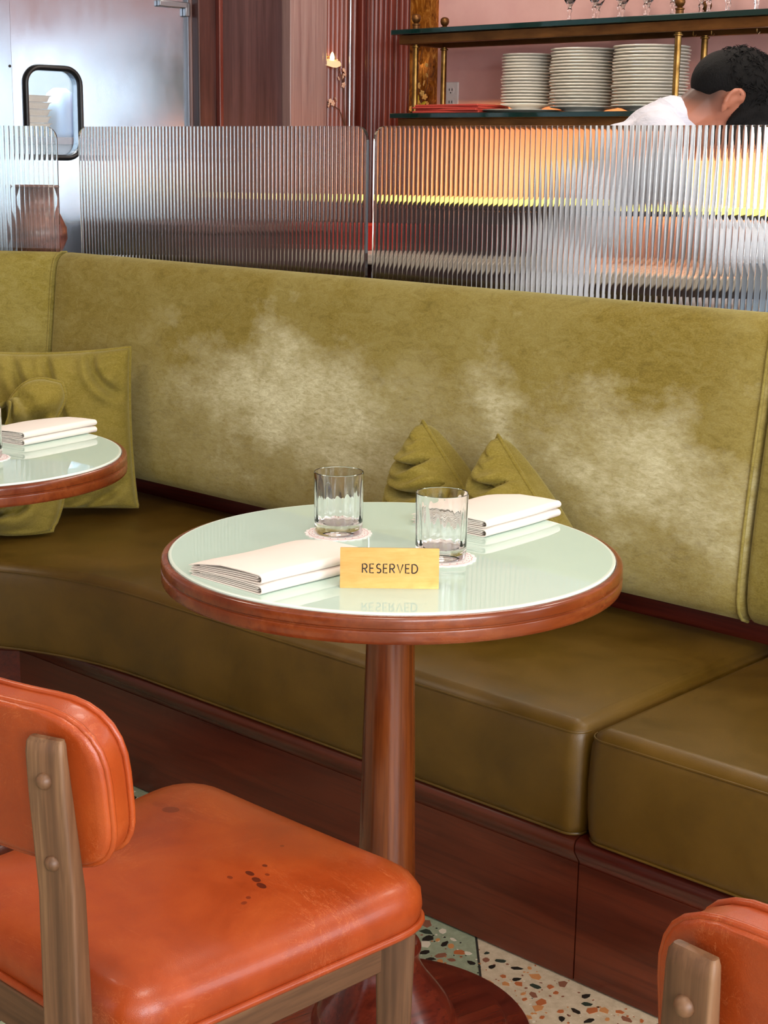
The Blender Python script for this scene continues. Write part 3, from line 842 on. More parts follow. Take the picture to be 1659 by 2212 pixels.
seat_cushion(outl, offset_loop(outl, .0025)[:len(front)])
cor2 = [xy(P(-1.279 + .03 - .03 * cos(a), VF + .03 - .03 * sin(a))) for a in [pi / 2 * k / 6 for k in range(7)]]
outr = [xy(P(-1.279, VREF + .055))] + cor2 + [xy(P(-.6, VF)), xy(P(0, VF)), xy(P(.6, VF)), xy(P(.6, VREF + .055))]
seat_cushion(outr, offset_loop(outr, .0025)[1:-1])

# plinth, capping and back boards
VP_ = 1.867
C0 = P(-2.797, VP_)
def line_st(s0, s1, v): return [(P(s0, v), VD, 0), (P(s1, v), VD, 0)]
panel = [(0, 0.004), (0, .203), (.03, .203), (.03, .004)]
cap = [(.034, .2495), (.0, .2495), (-.010, .246), (-.014, .238), (-.013, .228), (-.006, .217), (.000, .208), (.0025, .199), (.034, .199)]
plm = wood('plinth_wood', '#3c160b', '#5a2412', '#6b2f18', 0, .34, .1, freq=5)
for st in (line_st(-1.2935, -2.797 + .0, VP_), ):
    bq_part('plinth_panel', sweep(panel, [st[0], (C0, MIT, 0)]), plm)
    bq_part('cap_moulding', sweep(cap, [st[0], (C0, MIT, 0)]), plm, None, 50)
bq_part('plinth_panel', sweep(panel, line_st(-1.2905, .62, VP_)), plm)
bq_part('cap_moulding', sweep(cap, line_st(-1.2905, .62, VP_)), MAHOG_X, None, 50)
bq_part('plinth_panel', sweep(panel, [(C0, MIT, 0), (C0 + LD * 1.2, NL, 0)]), MAHOG_X)
bq_part('cap_moulding', sweep(cap, [(C0, MIT, 0), (C0 + LD * 1.2, NL, 0)]), MAHOG_X, None, 50)
bb = [(.066, .004), (.066, .985), (.082, .985), (.082, .004)]
bq_part('back_board', sweep(bb, [(P(.62, VREF), VD, 0), (CB, MIT, 0), (CB + LD * 1.4, NL, 0)]), MAHOG_X)
bs = [(.03, .1), (.03, .2492), (.064, .2492), (.064, .1)]
bq_part('seat_base', sweep([(.034 - .52, .235), (.034 - .52, .2495), (.05, .2495), (.05, .235)], line_st(.6, -2.75, VREF)), BLACKISH)

# ================================================================== REEDED GLASS PANELS
REED = mat('reeded_glass', '#eef6f2', .015, trans=1.0, ior=1.5)
def reeded(name, label, origin, rz, width, z0=.94, z1=1.3375, rad=.032):
    pitch = width / round(width / .0127)
    n = int(round(width / pitch)); sub = 16
    xs = [(i + j / sub) * pitch for i in range(n) for j in range(sub)] + [width]
    cols = []
    for x in xs:
        t = abs(((x / pitch) % 1.0) * 2 - 1) if x < width else 1.0
        y = .00042 * t * t + .004 * max(0.0, t - .78) ** 2 - .00042 - .004 * .22 ** 2
        e = min(x, width - x)
        zt = z1 - rad + sqrt(max(0, rad * rad - (rad - min(e, rad)) ** 2))
        cols.append([(x, -.0035 + y, z0), (x, -.0035 + y, zt), (x, .0045, zt), (x, .0045, z0)])
    mb = M().loft(cols, True, True, True)
    o = mb.build(name, REED, None, 32)
    place(o, origin, rz)
    return tag(o, label, 'glass panel', 'reeded glass panels on the banquette back')
VPN = 2.487
reeded('reeded_panel', 'middle reeded glass panel, whole between its two rounded corners, above the green back', P(-3.367, VPN), ROT, 1.018)
reeded('reeded_panel', 'right-hand reeded glass panel in front of the white-shirted man', P(-2.329, VPN), ROT, 1.030)
LO = CB + NL * .091 + LD * .024
reeded('reeded_panel', 'left reeded glass panel on the short wing, cut off by the frame edge', LO + LD * 1.0, LA + pi, 1.0)

# ================================================================== TABLES
MINT = mat('mint_back_painted_glass', '#c4ddd1', .015, spec=.55)
MINTE = mat('pale_glass_edge', '#dcebe0', .08)
SIDES = 96
def table(loc, label):
    t = thing('bistro_table', label, 'table', loc, .6, 'round bistro tables')
    tmp = M().lathe([(.0005, .7502), (.1, .7502), (.2, .7502), (.2992, .7502)], SIDES, cap0=False, cap1=False)
    tmp.lathe([(.2992, .7400), (.0005, .7400)], SIDES, cap0=False, cap1=False)
    g = tmp.build('glass_top', MINT, t, 30)
    M().lathe([(.2992, .7502), (.3020, .7502), (.3036, .7490), (.3038, .7400), (.2992, .7400)], SIDES, cap0=False, cap1=False).build('glass_edge', MINTE, g, 30)
    M().lathe([(.2995, .7395), (.3041, .7395), (.3041, .7466), (.3052, .7478), (.3085, .7480), (.3112, .7472), (.3129, .7455), (.3136, .7430), (.3137, .7345), (.3134, .7334), (.3124, .7329), (.3117, .7321),
               (.3117, .7309), (.3124, .7302), (.3136, .7297), (.3139, .7285), (.3138, .7185), (.3131, .7155), (.3114, .7136), (.308, .7130), (.295, .7130), (.06, .7130), (.0005, .7132)], SIDES).build('tabletop_rim', RIM_WOOD, t, 35)
    rp = lambda z: .034 + (.61 - z) * .0205
    M().lathe([(.0005, .7128), (.045, .7128), (.045, .7), (rp(.69), .695)] + [(rp(z), z) for z in (.6, .5, .4, .3, .2, .166)] + [(.0005, .166)], 56).build('pedestal', MAHOG_Z, t, 35)
    M().lathe([(.0005, .166), (.0465, .166), (.050, .1635), (.0525, .158), (.0515, .152), (.048, .150), (.0485, .142), (.053, .128), (.062, .112), (.076, .094), (.090, .076), (.099, .062), (.1035, .052), (.1045, .044),
               (.108, .0405), (.172, .0400), (.178, .0385), (.1815, .034), (.184, .0275), (.188, .026), (.208, .0255), (.2165, .0225), (.2215, .015), (.2225, .006), (.2205, .0012), (.0005, .0011)], 80).build('base', RIM_WOOD2, t, 35)
    return t
RIM_WOOD2 = wood('table_base_wood', '#3a100a', '#5f2012', '#7a311b', 0, .22, .4, freq=7, wear=.08)
t1 = table((.0117, 2.067, 0), 'round bistro table with mint glass top holding the brass sign')
t2 = copy_tree(t1); place(t2, (-.775, 2.715, 0), 1.9)
t2['label'] = 'round bistro table cut off by the left frame edge'

TZ = .7503
GP = [(.0005, .0002), (.029, .0002), (.0325, .0012), (.0341, .0045), (.0343, .012), (.0346, .025), (.0353, .086), (.0352, .0883), (.0346, .0890), (.0340, .0883),
      (.0338, .078), (.0334, .06), (.0328, .04), (.0320, .026), (.0308, .0195), (.0285, .0160), (.022, .0148), (.0005, .0145)]
idx = {'k': 0}
def grf(r, z, a):
    if .018 < z < .075 and r < .0342 and (r, round(z, 4)) in inner_set:
        f = min(1, (z - .018) / .01) * min(1, (.075 - z) / .02)
        return r - .0011 * f * (.5 + .5 * cos(15 * a))
    return r
inner_set = {(r, round(z, 4)) for r, z in GP[10:14]}
tumbler_mesh = M().lathe(GP, 120, rf=grf).mesh('tumbler', GLASS, 35)
PAPER = mat('pale_pink_paper', '#f4ecea', .7)
INK = mat('rose_ink', '#b8455a', .7)
def scal(r, a, amp, n): return r + amp * abs(cos(n * a / 2))
def ring(mb, r, w, amp, n, z0, z1, off=0, gate=None):
    N = 200
    loops = []
    for (rr, z) in ((r - w, z0), (r - w, z1), (r, z1), (r, z0), (r - w, z0)):
        loops.append([(scal(rr, 2 * pi * k / N + off, amp, n) * cos(2 * pi * k / N), scal(rr, 2 * pi * k / N + off, amp, n) * sin(2 * pi * k / N), z) for k in range(N)])
    mb.loft(loops, True, False, False)
def coaster(loc, label):
    c = thing('scalloped_coaster', label, 'coaster', loc, .3, 'paper coasters')
    N = 200
    poly = [(scal(.0452, 2 * pi * k / N, .0030, 22) * cos(2 * pi * k / N), scal(.0452, 2 * pi * k / N, .0030, 22) * sin(2 * pi * k / N)) for k in range(N)]
    M().prism(poly, 0, .0011).build('paper_disc', PAPER, c, 30)
    mb = M(); ring(mb, .0408, .00035, .0024, 22, .0009, .0013); ring(mb, .0270, .0003, 0, 22, .0009, .0013)
    mb.build('printed_line', INK, c, 30)
    mb = M()
    for k in range(22):
        a = 2 * pi * k / 22 + .14
        mb.lathe([(.0005, .0009), (.0009, .0009), (.0009, .0013), (.0005, .0013)], 8, (.0375 * cos(a), .0375 * sin(a), 0))
    tag(mb.build('printed_dots', INK, c, None), kind='stuff')
    return c
for (x, y), lab in (((-.0645, 2.157), 'beside the folded napkin, left of the brass sign'), ((.077, 2.026), 'half hidden behind the brass sign'), ((-.703, 2.672), 'on the left table at the frame edge')):
    coaster((x, y, TZ), 'pale pink scalloped paper coaster ' + lab)
    o = bpy.data.objects.new('tumbler', tumbler_mesh); COL.objects.link(o)
    place(o, (x, y, TZ + .0013), .2 + x)
    tag(o, 'clear fluted tumbler ' + {-.0645: 'standing left of and behind the brass sign', .077: 'standing right behind the brass sign', -.703: 'at the left frame edge on the left table'}[x], 'glass', 'water tumblers')

# brass sign
BR2 = mat('brushed_brass', '#c9a45e', .30, 1.0)
_n = NT(BR2)
_n.put(_n.b.inputs['Base Color'], _n.ramp(_n.noise(_n.coord((9, 9, 60)), 3, 6, .7), [(.3, '#ae8a4e'), (.55, '#b99459'), (.8, '#c29f66')]))
_n.put(_n.b.inputs['Roughness'], _n.ramp(_n.noise(_n.coord((30, 30, 30)), 2, 6, .7), [(.35, (.28,) * 3), (.7, (.48,) * 3)]))
sg = thing('reserved_sign', 'folded brass table sign reading RESERVED on the mint glass', 'sign', (.008, 1.8745, TZ), radians(.6))
SW, SH, LEAN = .1232, .0505, .006
M().loft([[(x, y + LEAN * z / SH, z) for x, z in rrect(SW, SH, .0012, 3)] for y in (-.0008, .0008)]).build('front_plate', BR2, sg, None)
sg.children[0].data.transform(Matrix.Translation((0, 0, SH / 2)))
M().loft([[(-SW / 2, .0035, SH - .001), (SW / 2, .0035, SH - .001), (SW / 2, .0050, SH - .001), (-SW / 2, .0050, SH - .001)], [(-SW / 2, .0300, 0), (SW / 2, .0300, 0), (SW / 2, .0315, 0), (-SW / 2, .0315, 0)]]).build('back_flap', BR2, sg, None)
LET = mat('black_engraving', '#1d0f10', .5)
def A(cx, cy, rx, ry, a0, a1, n=10): return [(cx + rx * cos(radians(a0 + (a1 - a0) * i / n)), cy + ry * sin(radians(a0 + (a1 - a0) * i / n))) for i in range(n + 1)]
GL = {'R': (.56, [[(0, 0), (0, 1), (.28, 1)] + A(.28, .74, .24, .26, 90, -90) + [(0, .48)], [(.24, .48), (.54, 0)]]),
      'E': (.46, [[(.46, 1), (0, 1), (0, 0), (.46, 0)], [(0, .52), (.40, .52)]]),
      'S': (.52, [A(.27, .74, .23, .26, 40, 270, 14) + A(.27, .24, .25, .24, 90, -140, 14)[0:]]),
      'V': (.66, [[(0, 1), (.33, 0), (.66, 1)]]),
      'D': (.64, [[(0, 0), (0, 1), (.22, 1)] + A(.22, .5, .42, .5, 90, -90, 14) + [(0, 0)]])}
hgt = .0108; tr = .30
word = 'RESERVED'
tot = sum(GL[c][0] for c in word) + tr * (len(word) - 1)
sc_x = .0685 / (tot * hgt)
x0 = .0006 - .0685 / 2
for ch in word:
    w, strokes = GL[ch]
    mb = M()
    for stq in strokes:
        path = []
        for (x, y) in stq:
            z = .0195 + y * hgt
            path.append((x0 + x * hgt * sc_x, -.0008 + LEAN * (z - SH / 2) / SH, z))
        mb.tube(path, .00088, 6)
    o = mb.build('letter', LET, sg, None)
    x0 += (w + tr) * hgt * sc_x

# napkins
NAP = mat('cream_napkin', '#e9dfd6', .8, sheen=.1)
_n = NT(NAP); _n.bump(_n.noise(_n.coord((900, 900, 900)), 1.2, 2), .12, .0004)
def ribbon(path, t):
    """closed outline of a sheet of thickness t following path (p, z)"""
    L, R = [], []
    for i, p in enumerate(path):
        a, b = path[max(0, i - 1)], path[min(len(path) - 1, i + 1)]
        dx, dz = b[0] - a[0], b[1] - a[1]; l = hypot(dx, dz) or 1
        L.append((p[0] - dz / l * t / 2, p[1] + dx / l * t / 2)); R.append((p[0] + dz / l * t / 2, p[1] - dx / l * t / 2))
    return L + R[::-1]
def napkin(loc, rz, label, puff=1.0, seed=1):
    n = thing('folded_napkin', label, 'napkin', loc, rz, 'folded cream napkins')
    W, LN, t = .142, .187, .0014
    rg = random.Random(seed)
    def bundle(z0, h, nm, top):
        # outer wrap folded along the near long edge (p = 0), then inner folds
        r = h / 2
        outer = [(W * .96, z0 + .0008), (W * .5, z0 + .0006), (r + .002, z0 + .0007)] + [(r + .002 - (r) * sin(radians(a)) * .9, z0 + r - (r - .0007) * cos(radians(a))) for a in range(20, 180, 20)] + \
                [(r + .002, z0 + h - .0007), (W * .25, z0 + h - .0001 + top * .3), (W * .55, z0 + h + top), (W * .85, z0 + h - .0006), (W * .985, z0 + h * .62)]
        inner = []
        q = (h - .004) / 3
        for k in range(3):
            z = z0 + .0022 + q * (k + .5)
            xs = (.012 + .003 * k, W * .93 - .006 * k)
            seg = [(xs[0], z), (W * .4, z), (xs[1], z)] if k % 2 == 0 else [(xs[1], z), (W * .4, z), (xs[0], z)]
            if inner:
                lx, lz = inner[-1]; ex = .004 if lx > W / 2 else -.004
                inner += [(lx + ex * .8, lz + q * .2), (lx + ex, lz + q * .5), (lx + ex * .8, lz + q * .8)]
            inner += seg
        for pth, nm2 in ((outer, nm), (inner, 'inner_fold')):
            sec = ribbon(pth, t if nm2 != 'inner_fold' else min(t, q * .8))
            rings = []
            K = 14
            for j in range(K + 1):
                u = j / K
                y = (u - .5) * LN
                e = min(u, 1 - u)
                ins = .0015 if nm2 == 'inner_fold' else 0
                sq = 1 - .12 * (1 - min(1, e / .12))
                wave = .0011 * sin(u * 7 + seed) * top / .002
                rings.append([(y * (1 - ins * 2 / LN), p + .0012 * sin(u * 5 + seed), (z0 + (z - z0) * sq + wave * max(0, (z - z0) / h) * (p / W)) * (1 - .42 * max(0, p / W) ** 1.5)) for p, z in sec])
            M().loft(rings, True, True, True).build(nm2, NAP, n, 50)
    bundle(.0003, .0128, 'lower_fold', .0008)
    bundle(.0138, .0132 * puff, 'upper_fold', .003)
    return n
def nap_at(near, direc, label, puff, seed):
    d = Vector((cos(radians(direc)), sin(radians(direc)), 0))
    c = Vector((near[0], near[1], TZ)) + d * .0935          # middle of the near long edge
    return napkin(c, radians(direc), label, puff, seed)
nap_at((-.145, 1.826), 47, 'folded cream napkin at the left front of the table, beside the sign', 1.0, 1)
nap_at((.148, 2.140), 50, 'folded cream napkin behind the right tumbler on the main table', .9, 2)
nap_at((-.655, 2.790), 56, 'folded cream napkin on the left table', .95, 4)

# ================================================================== CUSHIONS
CUSH = velvet('cushion_velvet', base='#80702a', dark='#6c5e22', pale='#95874a')
def cushion(label, W, H, T, mtx, wrinkle, seed, floor_z=None, ears=.09, extra=None, ex=.42, creases=()):
    N = 56
    rg = random.Random(seed)
    polys = {id(q[0]): [(q[0][0][0] * (1 - t) ** 2 + q[0][1][0] * 2 * t * (1 - t) + q[0][2][0] * t * t, q[0][0][1] * (1 - t) ** 2 + q[0][1][1] * 2 * t * (1 - t) + q[0][2][1] * t * t)
                        for t in [i / 9 for i in range(10)]] for q in creases}
    def shape(a, b, side):
        x = a * W / 2 * (1 - ears * (1 - b * b)); z = b * H / 2 * (1 - ears * (1 - a * a))
        q = max(0.0, (1 - a * a) * (1 - b * b))
        th = T / 2 * q ** ex
        wr = 0.0
        for k, (ca, cb) in enumerate(((-1, -1), (1, -1), (1, 1), (-1, 1))):
            dx, dz = a - ca, b - cb; d = hypot(dx, dz)
            an = atan2(dz, dx)
            wr += .5 * sin(an * (9 + 2 * k) + seed + 2.2 * k + 3 * d) * math.exp(-d * 1.5)
        wr += .55 * mnoise.noise(Vector((a * 2.1 + seed, b * 2.4, side * 3.0)))
        cr_ = 0.0
        for pts_, dep, wid in creases:
            if dep < 0 and side > 0: continue
            best = 9.0; bt = 0
            pl = polys[id(pts_)]
            for k in range(len(pl) - 1):
                (x1, y1), (x2, y2) = pl[k], pl[k + 1]
                ex_, ey_ = x2 - x1, y2 - y1
                u = max(0.0, min(1.0, ((a - x1) * ex_ + (b - y1) * ey_) / (ex_ * ex_ + ey_ * ey_ + 1e-9)))
                dd = hypot(a - x1 - ex_ * u, b - y1 - ey_ * u)
                if dd < best: best, bt = dd, (k + u) / (len(pl) - 1)
            fade = min(1, (1 - bt) * 3 + .15)
            cr_ += abs(dep) * fade * (math.exp(-(best / wid) ** 2) - .55 * math.exp(-((best - wid * 2.2) / (wid * 1.3)) ** 2))
        y = side * th + side * wrinkle * wr * min(1, q * 4) - side * cr_ * min(1, q * 5)
        p = Vector((x, y, z))
        if extra: p = extra(p, a, b, side)
        p = mtx @ p
        if floor_z is not None and p.z < floor_z + .03:
            p.z = floor_z + max(0.0, .03 * math.exp((p.z - floor_z - .03) / .06)) * .999
        return p
    mb = M()
    grids = []
    for side in (-1, 1):
        g = [[shape(-1 + 2 * i / N, -1 + 2 * j / N, side) for i in range(N + 1)] for j in range(N + 1)]
        mb.add([p for r in g for p in r], [(j * (N + 1) + i, j * (N + 1) + i + 1, (j + 1) * (N + 1) + i + 1, (j + 1) * (N + 1) + i) for j in range(N) for i in range(N)])
    base = mtx.translation.copy(); base.z = floor_z if floor_z is not None else base.z
    t = thing('velvet_cushion', label, 'cushion', base, 0, 'green velvet cushions')
    mb.v = [tuple(Vector(p) - base) for p in mb.v]
    o = mb.build('cushion_body', CUSH, t, 180)
    edge = [(-1 + 2 * k / 40, -1) for k in range(40)] + [(1, -1 + 2 * k / 40) for k in range(40)] + [(1 - 2 * k / 40, 1) for k in range(40)] + [(-1, 1 - 2 * k / 40) for k in range(40)]
    M().tube([shape(a, b, 0) - base for a, b in edge], .0042, 8, True).build('seam_piping', CUSH, t, 60)
    return t
def mat_from(pos, normal, roll=0.0, lean=0.0, sx=1.0, sh=0.0):
    """cushion plane: local -y looks along 'normal' (horizontal), rolled in its plane, leaning back"""
    n = Vector((normal[0], normal[1], 0)).normalized()
    y = -n; x = y.cross(Vector((0, 0, 1))); 
    R = Matrix((x, y, Vector((0, 0, 1)))).transposed().to_4x4()
    return Matrix.Translation(pos) @ R @ Matrix.Rotation(-lean, 4, 'X') @ Matrix(((sx, 0, sh, 0), (0, 1, 0, 0), (0, 0, 1, 0), (0, 0, 0, 1))) @ Matrix.Rotation(roll, 4, 'Y')
SEATZ = .4362
MIDC = [(((-.45, 1), (-.55, .5), (-.95, .50)), -.034, .042), (((-.05, 1), (-.2, .30), (-.95, .12)), -.036, .045), (((.30, 1), (.05, .0), (-.9, -.25)), -.034, .045), (((.65, 1), (.35, -.2), (-.7, -.6)), -.03, .05), (((-.80, 1), (-.74, .85), (-.98, .80)), -.020, .03)]
MIDC2 = [(((-.35, 1), (-.5, .45), (-.95, .60)), -.034, .042), (((.05, 1), (-.15, .2), (-.95, .18)), -.036, .045), (((.45, 1), (.1, -.1), (-.9, -.3)), -.032, .045), (((-.75, 1), (-.72, .82), (-.98, .84)), -.020, .03)]
def tuck(p, a, b, side):
    q = max(0.0, (a - b) / 2)
    return p * (1 - .42 * q)
TALLC = [(((.50, 1), (.48, .55), (.98, .42)), -.026, .05), (((-.1, 1), (.0, .45), (.25, -.1)), -.020, .05), (((-.55, .98), (-.3, .3), (-.15, -.35)), -.018, .06), (((-.8, -1), (-.1, -.8), (.6, -.75)), -.018, .05), (((.2, -1), (.6, -.8), (.95, -.55)), -.018, .05), (((-.95, .5), (-.7, .2), (-.6, -.3)), -.014, .05)]
_rc = random.Random(21)
CRUMC = [(((_rc.uniform(-1, 1), _rc.uniform(-1, 1)), (_rc.uniform(-1, 1), _rc.uniform(-1, 1)), (_rc.uniform(-1, 1), _rc.uniform(-1, 1))), -_rc.uniform(.035, .055), _rc.uniform(.045, .07)) for _ in range(15)]
CRUMC += [(((.2, 1), (.5, .5), (.3, 0)), -.045, .05), (((1, .7), (.6, .6), (.4, .1)), -.05, .05), (((1, .2), (.7, .35), (.5, -.1)), -.045, .05), (((.6, 1), (.75, .7), (1, .55)), -.04, .045)]
def lumpy(p, a, b, side):
    k = mnoise.noise(Vector((a * 2.3 + 4, b * 2.3, 1.0))); q = mnoise.noise(Vector((a * 2.3, b * 2.3 + 7, 5.0)))
    return p + Vector((.05 * k, 0, .07 * q - (.05 * math.exp(-((a - .35) / .25) ** 2) if b > 0 else 0) * b))
cushion('green velvet cushion with one corner up behind the main table, left of the pair', .30, .30, .19, mat_from(P(-1.875, 2.21, .566), (-.78, -.62), radians(40), radians(4), .80, -.34), .003, 3, SEATZ, .03, tuck, .30, MIDC)
cushion('green velvet cushion with one corner up behind the right tumbler, right of the pair', .30, .30, .19, mat_from(P(-1.690, 2.21, .563), (-.78, -.62), radians(40), radians(4), .74, -.34), .003, 8, SEATZ, .03, tuck, .30, MIDC2)
cushion('tall green velvet cushion in the corner behind the left table', .36, .40, .15, mat_from(Vector((-.775, 3.63, .622)), (.10, -1), radians(-2), radians(9)), .012, 5, SEATZ, .05, None, .36, TALLC)
cushion('crumpled green velvet cushion slumped in front of the tall one at the left edge', .42, .36, .17, mat_from(Vector((-.945, 3.40, .612)), (.18, -1), radians(6), radians(16)), .03, 11, SEATZ, .06, lumpy, .34, CRUMC)

# ================================================================== CHAIRS
ORANGE = leather('orange_leather', '#9e4016', '#8a330f', '#ad4e1c', .35, 520, .10, .42,
(((-0.119, 0.099, .478), (0.0125, 0.01, .05), 0.55, '#561a0b'), ((-0.145, 0.103, .478), (0.014, 0.007, .05), 0.35, '#7d2a12'), ((0.078, 0.022, .478), (0.004, 0.003, .05), 0.7, '#5d1c0d'), ((0.086, 0.045, .478), (0.0065, 0.004, .05), 0.85, '#43130a'), ((0.101, 0.041, .478), (0.006, 0.0045, .05), 0.85, '#43130a'), ((0.101, 0.058, .478), (0.003, 0.0025, .05), 0.7, '#5d1c0d'), ((0.084, 0.07, .478), (0.0035, 0.003, .05), 0.8, '#4d160b'), ((0.114, 0.037, .478), (0.007, 0.0045, .05), 0.85, '#43130a'), ((0.123, 0.009, .478), (0.003, 0.003, .05), 0.7, '#5d1c0d'), ((0.055, 0.125, .478), (0.0025, 0.003, .05), 0.7, '#5d1c0d'), ((0.128, -0.002, .478), (0.003, 0.004, .05), 0.6, '#5d1c0d')))
def pad(outline, layers, fn, back_scales=(.92, .75, .5, .25), front_scales=(.92, .75, .5, .25), dome=0.0):
    """layers: (scale inset, t); outline (x, z); fn(x, z, t) -> point"""
    rings = []
    t0, t1 = layers[0][1], layers[-1][1]
    def sc(ins, t, extra=1.0):
        return [fn(x * (1 - ins / hypot(x, z)) * extra, z * (1 - ins / hypot(x, z)) * extra, t) for x, z in outline]
    for e in reversed(back_scales): rings.append(sc(layers[0][0], t0, e))
    for ins, t in layers: rings.append(sc(ins, t))
    for e in front_scales: rings.append(sc(layers[-1][0], t1 + dome * (1 - e * e), e))
    return M().loft(rings)
def bez_outline(pts, r, n=7):
    """rounded polygon"""
    out = []
    for i, p in enumerate(pts):
        a, b = Vector(pts[i - 1]), Vector(pts[(i + 1) % len(pts)]); q = Vector(p)
        rr = r[i] if isinstance(r, (list, tuple)) else r
        s, e = q + (a - q).normalized() * rr, q + (b - q).normalized() * rr
        for k in range(n + 1):
            t = k / n
            out.append(tuple(s * (1 - t) ** 2 + q * 2 * t * (1 - t) + e * t * t))
    return out
def densify(pts, d=.02):
    out = []
    for i, p in enumerate(pts):
        q = pts[(i + 1) % len(pts)]; L = hypot(q[0] - p[0], q[1] - p[1]); n = max(1, int(L / d))
        out += [(p[0] + (q[0] - p[0]) * k / n, p[1] + (q[1] - p[1]) * k / n) for k in range(n)]
    return out
def chair(label):
    c = thing('dining_chair', label, 'chair', P(-1.30, 1.06), ROT, 'orange leather dining chairs')
    ol = densify(bez_outline([(.192, -.21), (.226, .222), (-.226, .222), (-.192, -.21)], [.055, .075, .075, .055]))
    seat = pad(ol, [(.012, .405), (.002, .406), (0, .413), (-.003, .428), (-.001, .444), (.008, .456), (.022, .4635), (.042, .468)], lambda x, y, t: (x, y - .0, t), (.9, .5, .2), (.9, .75, .55, .35, .15), .013).build('seat', ORANGE, c, 60)
    M().tube([(x, y, .4085) for x, y in densify([(x * 1.006, y * 1.006) for x, y in ol], .03)], .0048, 8, True).build('piping', ORANGE, seat, 60)
    # seat rails
    for sx in (-1, 1):
        M().loft([[(sx * (.150 + .0), -.235, .355), (sx * .172, -.235, .355), (sx * .172, -.235, .404), (sx * .150, -.235, .404)], [(sx * .176, .175, .355), (sx * .198, .175, .355), (sx * .198, .175, .404), (sx * .176, .175, .404)]]).build('side_rail', WALNUT_Y, c, 40, .002)
    M().box((0, .180, .380), (.36, .022, .048)).build('front_rail', WALNUT_X, c, 40, .002)
    M().box((0, -.205, .380), (.31, .022, .048)).build('rear_rail', WALNUT_X, c, 40, .002)
    for sx in (-1, 1):
        a = radians(-42) * -sx
        def sq(cx, cy, w, d, z):
            return [(cx + x * cos(a) - y * sin(a), cy + x * sin(a) + y * cos(a), z) for x, y in rrect(w, d, .004, 3)]
        M().loft([sq(sx * .200, .165, .022, .026, 0), sq(sx * .199, .168, .036, .028, .2), sq(sx * .198, .170, .046, .030, .404)]).build('leg', WALNUT, c, 40)
    # curved padded back
    Y0, RC = -.290, .50
    bo = densify(bez_outline([(.207, -.080), (.213, .080), (-.213, .080), (-.207, -.080)], [.05, .07, .07, .05]), .016)
    fn = lambda x, z, t: (x - x * t / RC, Y0 + x * x / (2 * RC) + t - (z) * .13, .695 + z)
    bk = pad(bo, [(.012, .000), (.004, .000), (.0, .003), (-.001, .010), (-.001, .030), (.002, .040), (.010, .048), (.022, .053)], fn, (.93, .8, .6, .4, .2), (.93, .8, .6, .4, .2), .006).build('backrest', ORANGE, c, 60)
    for t, s in ((.0065, 1.004), (.040, 1.0)):
        M().tube([fn(x * s, z * s, t) for x, z in densify(bo, .02)], .0036, 8, True).build('piping', ORANGE, bk, 60)
    for sx in (-1, 1):
        px = .171 * sx
        ang = math.atan(.171 / RC) * sx
        yb = Y0 + .171 ** 2 / (2 * RC)
        rings = []
        for z, y, w, d, ch in ((0, yb - .045, .034, .030, 0), (.2, yb - .020, .038, .030, 0), (.405, yb + .004, .041, .028, 0), (.60, yb + .0125 - .0135, .041, .022, 0), (.70, yb - .0125, .041, .016, 0), (.740, yb - .0170, .041, .0120, 0), (.7505, yb - .0172, .0395, .0105, 0), (.7545, yb - .0172, .035, .0075, 0)):
            # front face follows the pad, the post tapers towards its top
            rings.append([(px + x * cos(ang) - (y2 - d / 2) * sin(ang), y + x * sin(ang) + (y2 - d / 2) * cos(ang), z) for x, y2 in rrect(w, d, min(.004, d * .3), 3)])
        post = M().loft(rings).build('leg', WALNUT, c, 50)
        for z, y, d in ((.715, yb - .0140, .0150), (.633, yb - .0045, .0198)):
            nx, ny = sin(ang), -cos(ang)
            M().ball((px + nx * (d - .001), y + ny * (d - .001), z), (.0082, .0082, .0082), 14, 8).build('wooden_pin', WALNUT, post, 60)
    return c
ch1 = chair('orange leather dining chair pulled up to the main table, its whole seat in view')
ch2 = copy_tree(ch1); ch2.location = P(-.388, 1.168); ch2.rotation_euler = (0, 0, ROT + radians(13))
ch2['label'] = 'orange leather dining chair at the lower right corner, only its backrest in view'

# ================================================================== THE MAN BEHIND THE PANEL
SKIN = mat('skin', '#a86a52', .5)
_n = NT(SKIN)
PX, PY = .435, 4.0
man = thing('person', 'man in a white shirt with black hair, bending over behind the right panel', 'person', (PX, PY, 0), radians(-6))
def caps(mb, a, b, ra, rb, n=14, k=7):
    a, b = Vector(a), Vector(b)
    ax = (b - a); L = ax.length; ax.normalize()
    u = ax.cross(Vector((0, 1, 0)) if abs(ax.y) < .9 else Vector((1, 0, 0))).normalized(); w = ax.cross(u)
    rings = []
    for i in range(k):
        t = -pi / 2 + (pi / 2) * i / (k - 1)
        rings.append((a + ax * (ra * sin(t)), ra * cos(t)))
    for i in range(1, 5): rings.append((a + ax * (L * i / 5), ra + (rb - ra) * i / 5))
    for i in range(k):
        t = (pi / 2) * i / (k - 1)
        rings.append((b + ax * (rb * sin(t)), rb * cos(t)))
    mb.loft([[c + (u * cos(2 * pi * j / n) + w * sin(2 * pi * j / n)) * max(r, .0004) for j in range(n)] for c, r in rings])
def remeshed(mb, name, m, parent, voxel, smooth=6):
    o = mb.build(name, m, parent, 180, weld=False)
    r = o.modifiers.new('remesh', 'REMESH'); r.mode = 'VOXEL'; r.voxel_size = voxel; r.use_smooth_shade = True
    s = o.modifiers.new('smooth', 'SMOOTH'); s.factor = .5; s.iterations = smooth
    return o
HC = Vector((.408, 0, 1.420))                           # skull centre; local axes: f to the face, h to the crown
tl_ = radians(52)
HF = Vector((cos(tl_), 0, -sin(tl_))); HH = Vector((sin(tl_), 0, cos(tl_))); HL = Vector((0, 1, 0))
